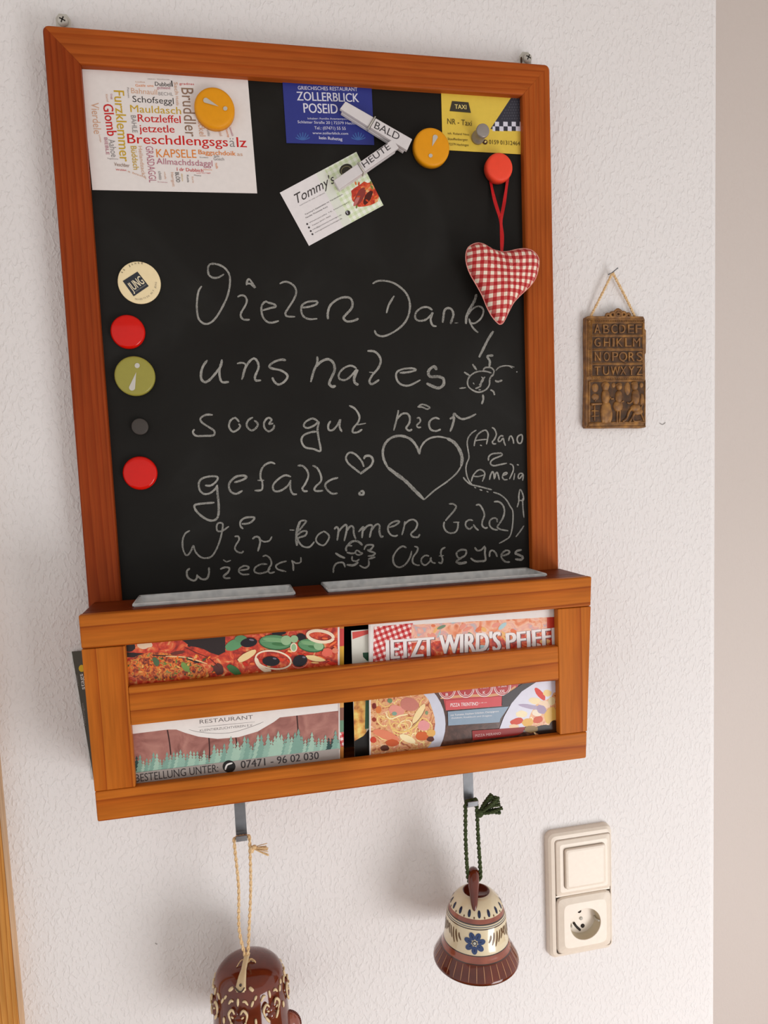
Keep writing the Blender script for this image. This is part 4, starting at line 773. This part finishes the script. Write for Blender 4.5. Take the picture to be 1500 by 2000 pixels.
# lower half
s.c = (660, 1320, 6.818); s.poly([(437, 150), (3000, -150), (3000, 1500), (437, 1500)], DWOOD)
s.blob(800, 640, 632, 640, 0, col((206, 208, 222), .2), 40); s.blob(740, 640, 560, 560, 0, PASTA, 40, .02)
s.poly([(380, 0), (437, 0), (437, 1300), (380, 1300)], WP)
YN = [col(c, .3) for c in ((242, 214, 142), (236, 198, 120), (248, 228, 176))]
for k in range(26):
    u, v = random.uniform(470, 1250), random.uniform(300, 900); r = random.uniform(40, 120); s.ring(u, v, r, r * .7, random.uniform(0, 180), 13, random.choice(YN), 0, random.uniform(150, 340))
for q in ((540, 450, 40, 50, 0, (214, 120, 60)), (480, 400, 30, 40, 0, (120, 30, 20)), (480, 580, 30, 30, 0, (150, 50, 30)), (780, 460, 110, 70, 20, (226, 150, 134)), (950, 380, 120, 90, 10, (196, 122, 108)), (1140, 660, 80, 70, 0, (226, 150, 150)), (640, 790, 190, 60, 20, (222, 130, 96)), (720, 890, 90, 50, 0, (196, 84, 36)), (1120, 800, 90, 60, 0, (206, 96, 40)), (1240, 760, 60, 50, 0, (222, 170, 90)), (1230, 840, 50, 36, 0, (90, 36, 22)), (470, 850, 40, 40, 0, (196, 60, 36)), (620, 960, 60, 40, 0, (90, 40, 20)), (690, 330, 34, 30, 0, (110, 140, 100)), (750, 500, 34, 26, 0, (130, 160, 140)), (1180, 490, 20, 26, 0, (130, 150, 110))): s.blob(*q[:5], col(q[5], .3), 16, .08)
s.blob(1075, 500, 150, 42, -58, col((240, 214, 160), .3)); s.ribbon([(1160, 440), (1090, 560), (980, 670)], 6, col((90, 60, 40), .3)); s.blob(925, 835, 115, 45, 24, col((242, 224, 176), .3)); s.ribbon([(640, 520), (700, 570), (820, 530), (930, 510)], 20, YN[2]); s.ribbon([(720, 710), (850, 750), (1000, 690), (1080, 600)], 24, YN[1])
s.c = (860, 1310, 6); RDP = col((190, 74, 76), .3)
s.poly([(10, 100), (950, 40), (900, 200), (720, 295), (715, 410), (60, 460), (30, 300)], RDP)
s.ribbon([(0, 320), (200, 300), (400, 290), (600, 285), (800, 240), (880, 180)], 30, col((214, 160, 116), .3))
for cx, cy, lt in ((75, 215, 'B'), (295, 200, 'L'), (510, 190, 'K'), (722, 175, 'XXL')):
    s.blob(cx, cy, 100, 112, 0, col((180, 64, 66), .3), 28); s.ring(cx, cy, 98, 110, 0, 8, HW); s.ring(cx, cy, 82, 92, 0, 5, HW); w2 = 9 * len(lt) + 6; s.text(lt, (cx - w2, cy + 80), (cx + w2, cy + 78), 34, HW, .02); s.text('ø 26cm', (cx - 45, cy + 18), (cx + 50, cy + 10), 20, HW, .01)
s.poly([(60, 345), (715, 295), (715, 412), (60, 462)], col((206, 84, 88), .3)); s.text('PIZZA TRENTINO', (115, 420), (440, 402), 40, HW, .015); s.text('ø 28 cm', (450, 380), (540, 372), 10, HW)
s.poly([(85, 475), (800, 415), (700, 560), (690, 600), (90, 640)], col((140, 158, 176), .25)); s.text('mit Tomaten, frischem Schinken, Champignons', (118, 528), (680, 480), 20, HW); s.text('Zwiebeln, Knoblauch und Oregano', (125, 560), (600, 528), 16, HW)
s.poly([(720, 300), (960, 150), (1120, 130), (900, 320), (800, 410), (720, 410)], col((72, 66, 68), .3)); s.poly([(1120, 130), (950, 240), (830, 380), (740, 540), (685, 690), (900, 690), (1000, 650), (1350, 700), (1380, 110)], col((214, 212, 226), .2))
s.blob(1230, 560, 190, 230, 20, PASTA, 24, .05); s.blob(1340, 430, 60, 180, 0, PASTA, 20, .05)
for q in ((1165, 270, 90, 36, 50, (214, 60, 44)), (1250, 260, 50, 40, 0, (238, 206, 140)), (1105, 350, 75, 40, 5, (240, 220, 176)), (1215, 390, 70, 45, 10, (238, 210, 180)), (950, 505, 70, 42, 0, (240, 224, 186)), (1130, 490, 60, 40, 0, (238, 222, 200)), (1060, 420, 150, 26, 10, (178, 164, 188)), (1180, 450, 60, 50, 30, (170, 150, 176)), (890, 590, 80, 38, -15, (206, 72, 50)), (1020, 600, 70, 46, -10, (226, 176, 90)), (1140, 570, 60, 40, -20, (206, 90, 60)), (860, 650, 60, 26, 0, (236, 200, 160)), (1290, 520, 70, 100, 20, (226, 184, 96)), (1300, 350, 40, 50, 0, (222, 206, 160)), (1220, 690, 130, 60, 0, (40, 28, 26)), (1060, 680, 80, 40, 0, (150, 120, 70)), (1330, 660, 60, 80, 0, (60, 36, 20))): s.blob(*q[:5], col(q[5], .3), 16, .08)
s.poly([(370, 700), (990, 655), (960, 720), (900, 750), (375, 810)], col((150, 30, 28), .3)); s.text('PIZZA MERANO', (405, 772), (705, 742), 28, col((206, 170, 166), .3), .01)
s.build('printed_face', t)
t, s = sheet_thing('menu_leaflet', [(686, 1232), (760, 1226), (760, 1500), (694, 1510)], YL + .0045, .001, col((222, 220, 208), .35), 'narrow visible leaflet with red stripe and green leaf, left of the pizza brochure', 'leaflet', (0, 0, 1), 'paper')
s.c = (660, 1170, 6.818); s.poly([(190, 440), (500, 400), (500, 430), (300, 500), (195, 535)], col((212, 84, 76), .3)); s.poly([(330, 715), (480, 705), (480, 850), (385, 820), (335, 770)], col((30, 78, 52), .3))
s.c = (660, 1320, 6.818); s.poly([(212, 200), (380, 200), (380, 1200), (205, 1200)], mottled('printed_pasta_strip', [(.3, (150, 60, 20)), (.5, (222, 160, 70)), (.7, (236, 214, 120))], 120, .3, 3)); s.poly([(370, 200), (420, 200), (410, 700), (360, 710)], col((70, 110, 84), .3)); s.poly([(200, 880), (340, 800), (420, 700), (420, 1200), (200, 1200)], col((24, 20, 16), .3))
s.build('printed_face', t)
# dark brochure tucked between board and wall
yb = -.0034
t, s = sheet_thing('dark_brochure', [(140, 1273), (300, 1262), (330, 1515), (184, 1528)], yb, .0014, col((78, 74, 64), .4), 'dark grey brochure tucked behind the rack, showing at its left side', 'brochure', (0, 0, 1), 'paper')
s.c = (0, 1180, 4.346); s.blob(694, 545, 26, 30, 0, col((226, 186, 30), .4)); s.text('stags', (722, 722), (702, 590), 34, WP, .01); s.text('Pension', (668, 690), (655, 600), 14, GR); s.text('Hechingen', (728, 1030), (708, 840), 18, GR)
s.build('printed_face', t)
#=====HOOKS
def hook(px0, px1, zb, label, ox=0):
    y = -.060; a = at(px0, zb - 30, y); x = a.x; z = at(px0, zb, y).z
    t = thing('flat_hook', (x, y, z), label, 'hook', 'flat steel hooks under the rack')
    w = .0052; mb = MB()
    prof = [(y + .0, Z0 + ZBT + .002), (y, z + .004), (y - .001, z + .0012), (y - .004, z), (y - .009, z), (y - .0115, z + .0015), (y - .012, z + .006)]
    vs = []
    for (yy, zz) in prof: vs += [(x - w, yy, zz), (x + w, yy, zz)]
    th = []
    for i, (yy, zz) in enumerate(prof):
        p0 = prof[max(0, i - 1)]; p1 = prof[min(len(prof) - 1, i + 1)]; d = Vector((p1[0] - p0[0], p1[1] - p0[1])).normalized(); nn = (d.y * .0013, -d.x * .0013)
        th += [(x - w, yy - nn[0], zz - nn[1]), (x + w, yy - nn[0], zz - nn[1])]
    n = len(vs); fs = []
    for i in range(len(prof) - 1):
        k = 2 * i; fs += [(k, k + 1, k + 3, k + 2), (n + k, n + k + 2, n + k + 3, n + k + 1), (k, k + 2, n + k + 2, n + k), (k + 1, n + k + 1, n + k + 3, k + 3)]
    fs += [(0, n, n + 1, 1), (n - 2, n - 1, 2 * n - 1, 2 * n - 2)]
    mb.add(vs + th, fs, STEEL); mb.build('hook_strip', t); return Vector((x, y, z))
h1 = hook(470, 0, 1632, 'left flat steel hook under the rack, carrying the twine of the brown bell')
h2 = hook(915, 0, 1566, 'right flat steel hook under the rack, carrying the green cord of the painted bell')
#=====BELLS
def bell_right():
    c = Vector((.1688, -.0645, Z0 - .9085)); t = thing('painted_bell', c, 'cream and brown painted ceramic bell with blue flower, on a dark green cord', 'bell')
    M = Matrix.Translation(c) @ Matrix.Rotation(math.radians(2), 4, 'Y')
    prof = [(.0435, 0), (.0441, .0012), (.0438, .0035), (.0414, .008), (.0383, .0130), (.0364, .0165), (.0357, .0172), (.0347, .0200), (.0338, .0235), (.0333, .0243), (.0324, .031), (.0314, .041), (.0306, .0492), (.0303, .0502), (.0300, .0510), (.0297, .0520), (.0292, .0529), (.0287, .0542), (.0272, .0582), (.0250, .063), (.0215, .0675), (.0172, .0710), (.0138, .0728), (.0126, .0722), (.0115, .0690), (.0001, .069)]
    K = [RIMG, GLAZE, GLAZE, GLAZE, GLAZE, RIMG, GLAZE2, GLAZE2, RIMG, CREAMG, CREAMG, CREAMG, RIMG, CREAMG, col((110, 112, 116), .2), CREAMG, RIMG, GLAZE2, CREAMG, CREAMG, CREAMG, CREAMG, GLAZE, GLAZE, GLAZE]
    fine = []; fk = []
    mb = MB(); mb.lathe(prof, M, CREAMG, 72, K); mb.build('bell_body', t)
    mb = MB(); mb.lathe([(.0435, 0), (.0405, .001), (.037, .010), (.032, .024), (.028, .048), (.020, .064), (.0001, .067)], M, GLAZE2, 48); mb.build('bell_inside', t)
    def R(h):
        for (r0, h0), (r1, h1_) in zip(prof, prof[1:]):
            if h0 <= h <= h1_: return r0 + (r1 - r0) * (h - h0) / (h1_ - h0)
        return prof[0][0]
    front = math.atan2(CAM.y - c.y, CAM.x - c.x)
    def S(a, h, e=.00025): r = R(h) + e; return M @ Vector((r * math.cos(front + a), r * math.sin(front + a), h))
    def stroke(mb, pts, wd, m):
        P = smooth2(pts, 4); n = len(P); vs = []
        for i, (a, h) in enumerate(P):
            a0 = P[max(0, i - 1)]; a1 = P[min(n - 1, i + 1)]; da = (a1[0] - a0[0]) * R(h); dh = a1[1] - a0[1]; L = math.hypot(da, dh) or 1; e = min(i, n - 1 - i); k = wd / 2 * (.4 + .6 * min(1, e / 2.5))
            vs += [S(a - dh / L * k / R(h), h + da / L * k), S(a + dh / L * k / R(h), h - da / L * k)]
        mb.add(vs, [(2 * i, 2 * i + 1, 2 * i + 3, 2 * i + 2) for i in range(n - 1)], m)
    mb = MB(); STR = col((206, 150, 112), .3)
    for k in range(34): a = 2 * math.pi * k / 34; stroke(mb, [(a, .0030), (a, .009), (a, .0160)], .0006, STR)
    mb.build('painted_stripes', t)
    mb = MB(); BL_ = col((58, 74, 112), .2); B2 = col((34, 40, 66), .2)
    for rep in range(3):
        a0 = rep * 2 * math.pi / 3 - .06
        for k in range(7):
            an = k * 2 * math.pi / 7 + .2; cx, cy = math.cos(an) * .0070, math.sin(an) * .0070; pts = []
            for j in range(14):
                q = 2 * math.pi * j / 14; x, y = .0041 * math.cos(q), .0029 * math.sin(q); x2 = cx + x * math.cos(an) - y * math.sin(an); y2 = cy + x * math.sin(an) + y * math.cos(an); pts.append(S(a0 + x2 / .0325, .0365 + y2, .0003))
            mb.add(pts, [tuple(range(14))], BL_)
            stroke(mb, [(a0 + cx * .6 / .0325, .0365 + cy * .6), (a0 + cx * 1.25 / .0325, .0365 + cy * 1.25)], .0009, B2)
        mb.add([S(a0 + .0024 * math.cos(q * .628) / .0325, .0365 + .0024 * math.sin(q * .628), .00045) for q in range(10)], [tuple(range(10))], B2)
        mb.add([S(a0 + .0015 * math.cos(q * .628) / .0325, .0365 + .0015 * math.sin(q * .628), .0006) for q in range(10)], [tuple(range(10))], col((190, 190, 180), .2))
    mb.build('painted_flowers', t)
    mb = MB(); BS = col((104, 76, 50), .25)
    for rep in range(3):
        for sg in (-1, 1):
            for k, (h0, h1_) in enumerate(((.043, .036), (.045, .033), (.0455, .031), (.0455, .034), (.0455, .036), (.046, .040))):
                a = rep * 2 * math.pi / 3 - .06 + sg * (.48 + k * .12); stroke(mb, [(a + sg * .05, h0), (a + sg * .035, (h0 + h1_) / 2), (a - sg * .03, h1_)], .0019, BS)
    for k in range(16):
        a = 2 * math.pi * k / 16 + .1; stroke(mb, [(a, .0595), (a, .0625), (a, .0655)], .0030, B2); stroke(mb, [(a + .2, .0585), (a + .2, .0605)], .0018, BS)
    mb.build('painted_brush_marks', t)
    # loop handle
    mb = MB(); f = Vector((math.cos(front), math.sin(front), 0)); top = c + Vector((0, 0, .0735))
    pts = [top + f * .0215 + Vector((0, 0, -.0105)), top + f * .0185 + Vector((0, 0, -.004)), top + f * .012 + Vector((0, 0, .006)), top + f * .006 + Vector((0, 0, .0155)), top + Vector((0, 0, .0185)), top - f * .006 + Vector((0, 0, .0155)), top - f * .012 + Vector((0, 0, .004)), top - f * .014 + Vector((0, 0, -.004))]
    mb.tube(smooth3(pts, 5), [.0018 + .0042 * math.sin(math.pi * min(1, i / 35)) ** 1.3 for i in range(len(smooth3(pts, 5)))], GLAZE, 12); mb.build('handle', t, label='brown glazed loop handle')
    # green cord
    mb = MB(); y = h2.y - .006; side = .0058
    zt = h2.z + .0012; zh = (top + Vector((0, 0, .0125))).z
    x2 = c.x
    L = [(h2.x - side, y, zt - .001), (h2.x - side - .001, y, (zt + zh) / 2), (x2 - .0066, y - .001, zh + .004), (x2 - .003, y - .001, zh - .001), (x2 + .003, y - .001, zh - .001), (x2 + .0066, y - .001, zh + .004), (h2.x + side + .001, y, (zt + zh) / 2), (h2.x + side, y, zt - .001), (h2.x + side * .6, y, zt + .0022), (h2.x - side * .6, y, zt + .0022), (h2.x - side, y, zt - .001)]
    twisted(mb, L, .0021, GREENYARN, .010, 2, 8); mb.build('green_cord', t)
    mb = MB(); k0 = Vector((h2.x + side + .001, y, zt - .014)); mb.ball(k0 + Vector((.002, 0, .002)), .0045, .0042, .0045, GREENYARN, 10)
    for i in range(15):
        a = math.radians(-2 + i * 5.6 + random.uniform(-4, 4)); Ln = random.uniform(.022, .028); e = k0 + Vector((math.cos(a * .7) * Ln, random.uniform(-.005, .005), math.sin(a * .7) * Ln + .001)); m_ = k0.lerp(e, .5) + Vector((0, random.uniform(-.003, .003), random.uniform(0, .003)))
        twisted(mb, [k0 + Vector((.002, 0, .002)), m_, e], .0018, GREENYARN, .006, 2, 5)
    mb.build('yarn_tassel', t, label='tuft of dark green yarn ends')
bell_right()
def bell_left():
    c = Vector((-.0628, -.0625, Z0 - .965)); t = thing('brown_bell', c, 'glossy brown pottery bell with cream curls and raised hearts, hanging on light twine', 'bell')
    M = Matrix.Translation(c); H = .1065
    prof = [(.0405, 0), (.0415, .002), (.0395, .012), (.0372, .030), (.0360, .050), (.0352, .066), (.0342, .0745), (.0333, .0795), (.0322, .0835), (.0303, .0870), (.0265, .0912), (.0205, .0948), (.0125, .0970), (.0050, .0978), (.00001, .0979)]
    mb = MB(); mb.lathe(prof, M, GLAZE, 72); mb.lathe([(.0405, 0), (.0375, .002), (.033, .05), (.029, .080), (.015, .092), (.0001, .093)], M, GLAZE2, 48); mb.build('bell_body', t)
    def R(h):
        for (r0, h0), (r1, h1_) in zip(prof, prof[1:]):
            if h0 <= h <= h1_: return r0 + (r1 - r0) * (h - h0) / (h1_ - h0)
        return .04
    front = math.atan2(CAM.y - c.y, CAM.x - c.x)
    def S(a, h, e=.0002): r = R(h) + e; return M @ Vector((r * math.cos(front + a), r * math.sin(front + a), h))
    CS = col((214, 190, 150), .3)
    mb = MB()   # raised brown heart bosses
    for rep in range(7):
        a0 = -.35 + rep * .9
        for da, h, r in ((-.14, .066, .0062), (.14, .066, .0062), (0, .0575, .0065), (0, .063, .006)): p = S(a0 + da, h, -.0038); mb.ball(p, r, r, r * .9, GLAZE, 14)
    mb.build('raised_hearts', t, label='glossy raised heart bosses')
    mb = MB()
    def st(pts, r=.00095): mb.tube(smooth3([S(a, h, e) for a, h, e in pts], 4), [r * (.5 + .8 * math.sin(math.pi * (i + .5) / (4 * (len(pts) - 1) + 1))) for i in range(4 * (len(pts) - 1) + 1)], CS, 8)
    for rep in range(7):
        a0 = -.35 + rep * .9
        st([(a0 - .20, .060, .0016), (a0 - .24, .067, .0020), (a0 - .15, .0715, .0020), (a0 - .08, .068, .0022)]); st([(a0 - .16, .066, .0026), (a0 - .10, .0645, .0028)], .0007); st([(a0 - .20, .060, .0016), (a0 - .10, .0535, .0018)], .0010)
        st([(a0 + .20, .060, .0016), (a0 + .24, .067, .0020), (a0 + .15, .0715, .0020), (a0 + .08, .068, .0022)]); st([(a0 + .16, .066, .0026), (a0 + .10, .0645, .0028)], .0007); st([(a0 + .20, .060, .0016), (a0 + .10, .0535, .0018)], .0010)
        st([(a0, .0745, .0006), (a0, .078, .0004), (a0, .081, .0004)]); st([(a0 - .27, .075, .0006), (a0 - .20, .0785, .0006), (a0 - .13, .078, .0006)]); st([(a0 + .27, .075, .0006), (a0 + .20, .0785, .0006), (a0 + .13, .078, .0006)])
        st([(a0 + .52, .0815, .0004), (a0 + .46, .0780, .0006)])
        st([(a0 + .36, .073, .0006), (a0 + .42, .078, .0006)]); st([(a0 + .45, .055, .0006), (a0 + .45, .061, .0006)])
    for sg in (-1, 1): st([(-.28 + sg * .26, .0885, .0004), (-.28 + sg * .38, .0855, .0004)], .0013)
    mb.build('slip_ornament', t, label='cream slip-trailed curls and drops')
    # strap loop
    mb = MB(); f = Vector((math.cos(front - .28), math.sin(front - .28), 0)); sd = Vector((-f.y, f.x, 0))
    top = c + Vector((0, 0, .0979)); path = smooth3([top + Vector((0, 0, .0045)), top + f * .006 + Vector((0, 0, .0040)), top + f * .015 + Vector((0, 0, .0005)), top + f * .0225 + Vector((0, 0, -.0025)), top + f * .0285 + Vector((0, 0, -.0070)), top + f * .0322 + Vector((0, 0, -.0115))], 5)
    n = len(path); vs = []
    for i, p in enumerate(path):
        q = i / (n - 1); wd = .0026 + .0030 * max(0, (q - .45) / .55) ** .8; wd *= 1 if q < .93 else .72
        tdir = (path[min(n - 1, i + 1)] - path[max(0, i - 1)]).normalized(); nn = sd.cross(tdir).normalized() * .0014
        if nn.dot(f + Vector((0, 0, 1))) < 0: nn = -nn
        vs += [p - sd * wd, p - sd * wd * .6 + nn, p + sd * wd * .6 + nn, p + sd * wd, p - nn * .8]
    mb.add(vs, [(i * 5 + a, i * 5 + (a + 1) % 5, i * 5 + 5 + (a + 1) % 5, i * 5 + 5 + a) for i in range(n - 1) for a in range(5)] + [(0, 1, 2, 3, 4), tuple((n - 1) * 5 + a for a in (4, 3, 2, 1, 0))], CS, True); strap = mb.build('strap_loop', t, label='cream strap with dark dot and arc')
    mb = MB(); p = path[-6] + f * .0016 + Vector((0, 0, .001)); mb.ball(p, .0014, .0009, .0016, RIMG, 10)
    p2 = path[-3] + f * .0018 + Vector((0, 0, .0006)); mb.tube(smooth3([p2 + sd * .0042 + Vector((0, 0, .0030)), p2 + sd * .0022, p2 + f * .0004 - Vector((0, 0, .0008)), p2 - sd * .0022, p2 - sd * .0042 + Vector((0, 0, .0030))], 4), .0007, RIMG, 8); mb.build('painted_dot', t)
    # side ear
    mb = MB(); e0 = at(561, 2004, c.y - .0); mb.ball(e0, .0135, .010, .0165, GLAZE2, 20)
    mb.build('side_ear', t)
    mb = MB()
    for k in range(26): a = -1.5 + 3.0 * k / 25; mb.ball(e0 + Vector((math.cos(a) * .0136, 0, math.sin(a) * .0166)), .0011, .0014, .0011, GLAZE, 6)
    mb.build('ear_edge', t)
    # twine
    mb = MB(); y = h1.y - .0055; s_ = .0072; zt = h1.z; tz = top.z + .003
    ctop = top + f * .004
    for sg, xm in ((-1, -.0035), (1, .0025)):
        twisted(mb, [(h1.x + sg * (s_ - .001), y, zt + .001), (h1.x + sg * s_, y, zt - .004), (h1.x + sg * s_ * .8, y, (zt * .6 + tz * .4)), (ctop.x + xm * 1.6, y, zt * .25 + tz * .75), (ctop.x + xm * .4, ctop.y, tz + .001)], .0015, JUTE, .013, 2)
    twisted(mb, [(h1.x - s_, y, zt + .0005), (h1.x - s_ * .6, y, zt + .002), (h1.x + s_ * .6, y, zt + .002), (h1.x + s_, y, zt + .0005)], .0012, JUTE, .006)
    for a, b_ in ((-.010, -.001), (.010, -.004), (.014, -.013), (-.006, -.005), (.011, -.016)): mb.tube(smooth3([ctop + Vector((0, -.001, 0)), ctop + Vector((a * .5, -.003, b_ * .2 + .0035)), ctop + Vector((a, -.006, b_))], 4), .0005, JUTE, 5)
    mb.ball(ctop + Vector((0, -.001, .0)), .0034, .003, .0024, JUTE, 10); mb.build('twine', t)
    mb = MB(); k0 = Vector((h1.x + s_ + .0005, y - .001, zt - .012)); mb.ball(k0 + Vector((.001, 0, 0)), .0026, .0024, .0038, JUTE, 10); mb.ball(k0 + Vector((.0035, -.001, .0026)), .0026, .0022, .0022, JUTE, 8)
    for i in range(22):
        e = k0 + Vector((random.uniform(.013, .017), random.uniform(-.004, .004), .002 - .0105 * i / 21)); mb.tube(smooth3([k0 + Vector((.002, 0, .001)), k0.lerp(e, .5) + Vector((0, -.001, .0014)), e], 3), .0004, JUTE, 4)
    mb.build('frayed_knot', t)
bell_left()
#=====SWITCH
def rrect(x0, x1, z0, z1, r, y, n=6):
    P = []
    for cx, cz, a0 in ((x1 - r, z1 - r, 0), (x0 + r, z1 - r, 90), (x0 + r, z0 + r, 180), (x1 - r, z0 + r, 270)):
        for k in range(n + 1): a = math.radians(a0 + 90 * k / n); P.append(Vector((cx + r * math.cos(a), y, cz + r * math.sin(a))))
    return P
def loft(mb, rings, m, cap=True):
    n = len(rings[0]); vs = [v for r in rings for v in r]; fs = [(k * n + j, k * n + (j + 1) % n, (k + 1) * n + (j + 1) % n, (k + 1) * n + j) for k in range(len(rings) - 1) for j in range(n)]
    if cap: fs.append(tuple(range((len(rings) - 1) * n, len(rings) * n)))
    mb.add(vs, fs, m)
def switch():
    x0, x1 = .2769, .3579; zt, zb = Z0 - .8192, Z0 - .9712; zm = (zt + zb) / 2
    t = thing('switch_and_socket', ((x0 + x1) / 2, 0, zb), 'cream double wall plate with rocker light switch above a round power socket', 'switch')
    mb = MB(); r = .008
    R = lambda k, y, rr=None: rrect(x0 + k, x1 - k, zb + k, zt - k, (rr or r - k * .6), y)
    loft(mb, [R(0, 0), R(0, -.004), R(.0012, -.0075), R(.0038, -.0095)] + [rrect(x0 + .0085 - .0006 + k, x1 - .0045 + .0006 - k, zb + .0065 - .0006 + k, zt - .0085 + .0006 - k, .0034, yy) for k, yy in ((0, -.0100), (.0002, -.0096), (.0002, -.0030))], SWITCH, False)
    mb.box(x0 + .0088, x1 - .0050, -.0096, -.003, zm - .0011, zm + .0011, SWITCH)
    mb.box(x0 + .0088, x1 - .0050, -.0030, -.0020, zb + .007, zt - .009, SWITCH)
    mb.build('cover_frame', t)
    g = .0085
    def insert(a, b_, name, step=.0030):
        mb = MB(); q = lambda k, y, rr: rrect(x0 + g + k, x1 - g - k + .004, a + k, b_ - k, rr, y)
        loft(mb, [q(0, -.0092, .003), q(0, -.0104, .003), q(.0006, -.0114, .003), q(.0045, -.0128, .003)], SWITCH); return mb.build(name, t)
    # dark shadow joints are real gaps: inserts stand proud of a recessed groove
    i1 = insert(zm + .0012, zt - g, 'switch_surround')
    mb = MB(); xr0, xr1 = x0 + g + .0095, x1 - g - .0045; za, zc = zm + .0105, zt - g - .0095
    q = lambda k, y, rr: rrect(xr0 + k, xr1 - k, za + k, zc - k, rr, y)
    loft(mb, [q(0, -.012, .003), q(0, -.0152, .003), q(.0008, -.0162, .003), q(.003, -.0166, .003)], SWITCH); mb.build('rocker', t)
    G = col((150, 138, 124), .6)
    mb = MB(); q2 = lambda k, y: rrect(xr0 - k, xr1 + k, za - k, zc + k, .0035, y); n = len(q2(0, 0)); vs = q2(-.001, -.0129) + q2(.0006, -.0129); mb.add(vs, [(j, (j + 1) % n, n + (j + 1) % n, n + j) for j in range(n)], G); mb.build('rocker_gap', t)
    # socket with recessed round well
    a, b_ = zb + g - .002, zm - .0012; X0, X1 = x0 + g, x1 - g + .004; cx, cz, rw = (X0 + X1) / 2, (a + b_) / 2 - .0005, .0192
    def sup(k, y, n=12):
        P = []
        for q in range(72):
            an = 2 * math.pi * q / 72; c_, s_ = math.cos(an), math.sin(an); hx, hz = (X1 - X0) / 2 - k, (b_ - a) / 2 - k
            rr = rw + k if n is None else 1 / ((abs(c_) / hx) ** n + (abs(s_) / hz) ** n) ** (1 / n); P.append(Vector((cx + rr * c_, y, (a + b_) / 2 * (n is not None) + cz * (n is None) + rr * s_)))
        return P
    mb = MB(); loft(mb, [sup(0, -.0092), sup(0, -.0106), sup(.001, -.0122), sup(.0075, -.0146, 9), sup(0, -.0146, None), sup(-.0004, -.0142, None)], SWITCH, False)
    M = Matrix.Translation(Vector((cx, -.0144, cz))) @ Matrix.Rotation(math.radians(-90), 4, 'X')
    mb.build('socket_cover', t)
    mb = MB(); mb.lathe([(rw, 0), (rw - .001, .006), (rw - .0014, .0118), (.0001, .0118)], M, col((206, 192, 166), .4), 48)
    so = mb.build('socket_well', t)
    HO = col((40, 30, 24), .6)
    mb = MB()
    for dz, dx in ((.0095, -.002), (-.0095, .002)):
        mb.lathe([(.0024, 0), (.0024, .0006), (.0001, .0007)], Matrix.Translation(Vector((cx + dx, -.0030, cz + dz))) @ Matrix.Rotation(math.radians(90), 4, 'X'), HO, 16)
    mb.tube(smooth3([(cx - .0095, -.0034, cz - .0035), (cx - .006, -.0034, cz - .009), (cx - .0015, -.0034, cz - .0140)], 4), .0014, HO, 8)
    mb.build('pin_hole', t)
    mb = MB(); mb.lathe([(.0022, 0), (.0020, .0008), (.0001, .0012)], Matrix.Translation(Vector((cx, -.0030, cz))) @ Matrix.Rotation(math.radians(90), 4, 'X'), NICKEL, 16); mb.build('centre_screw', t)
    mb = MB()
    for sg in (-1, 1):
        mb.tube(smooth3([(cx + sg * .0172, -.0138, cz + .001 * sg), (cx + sg * .0160, -.009, cz), (cx + sg * .0165, -.0035, cz)], 4), .0011, NICKEL, 8)
    mb.build('earth_clip', t)
switch()
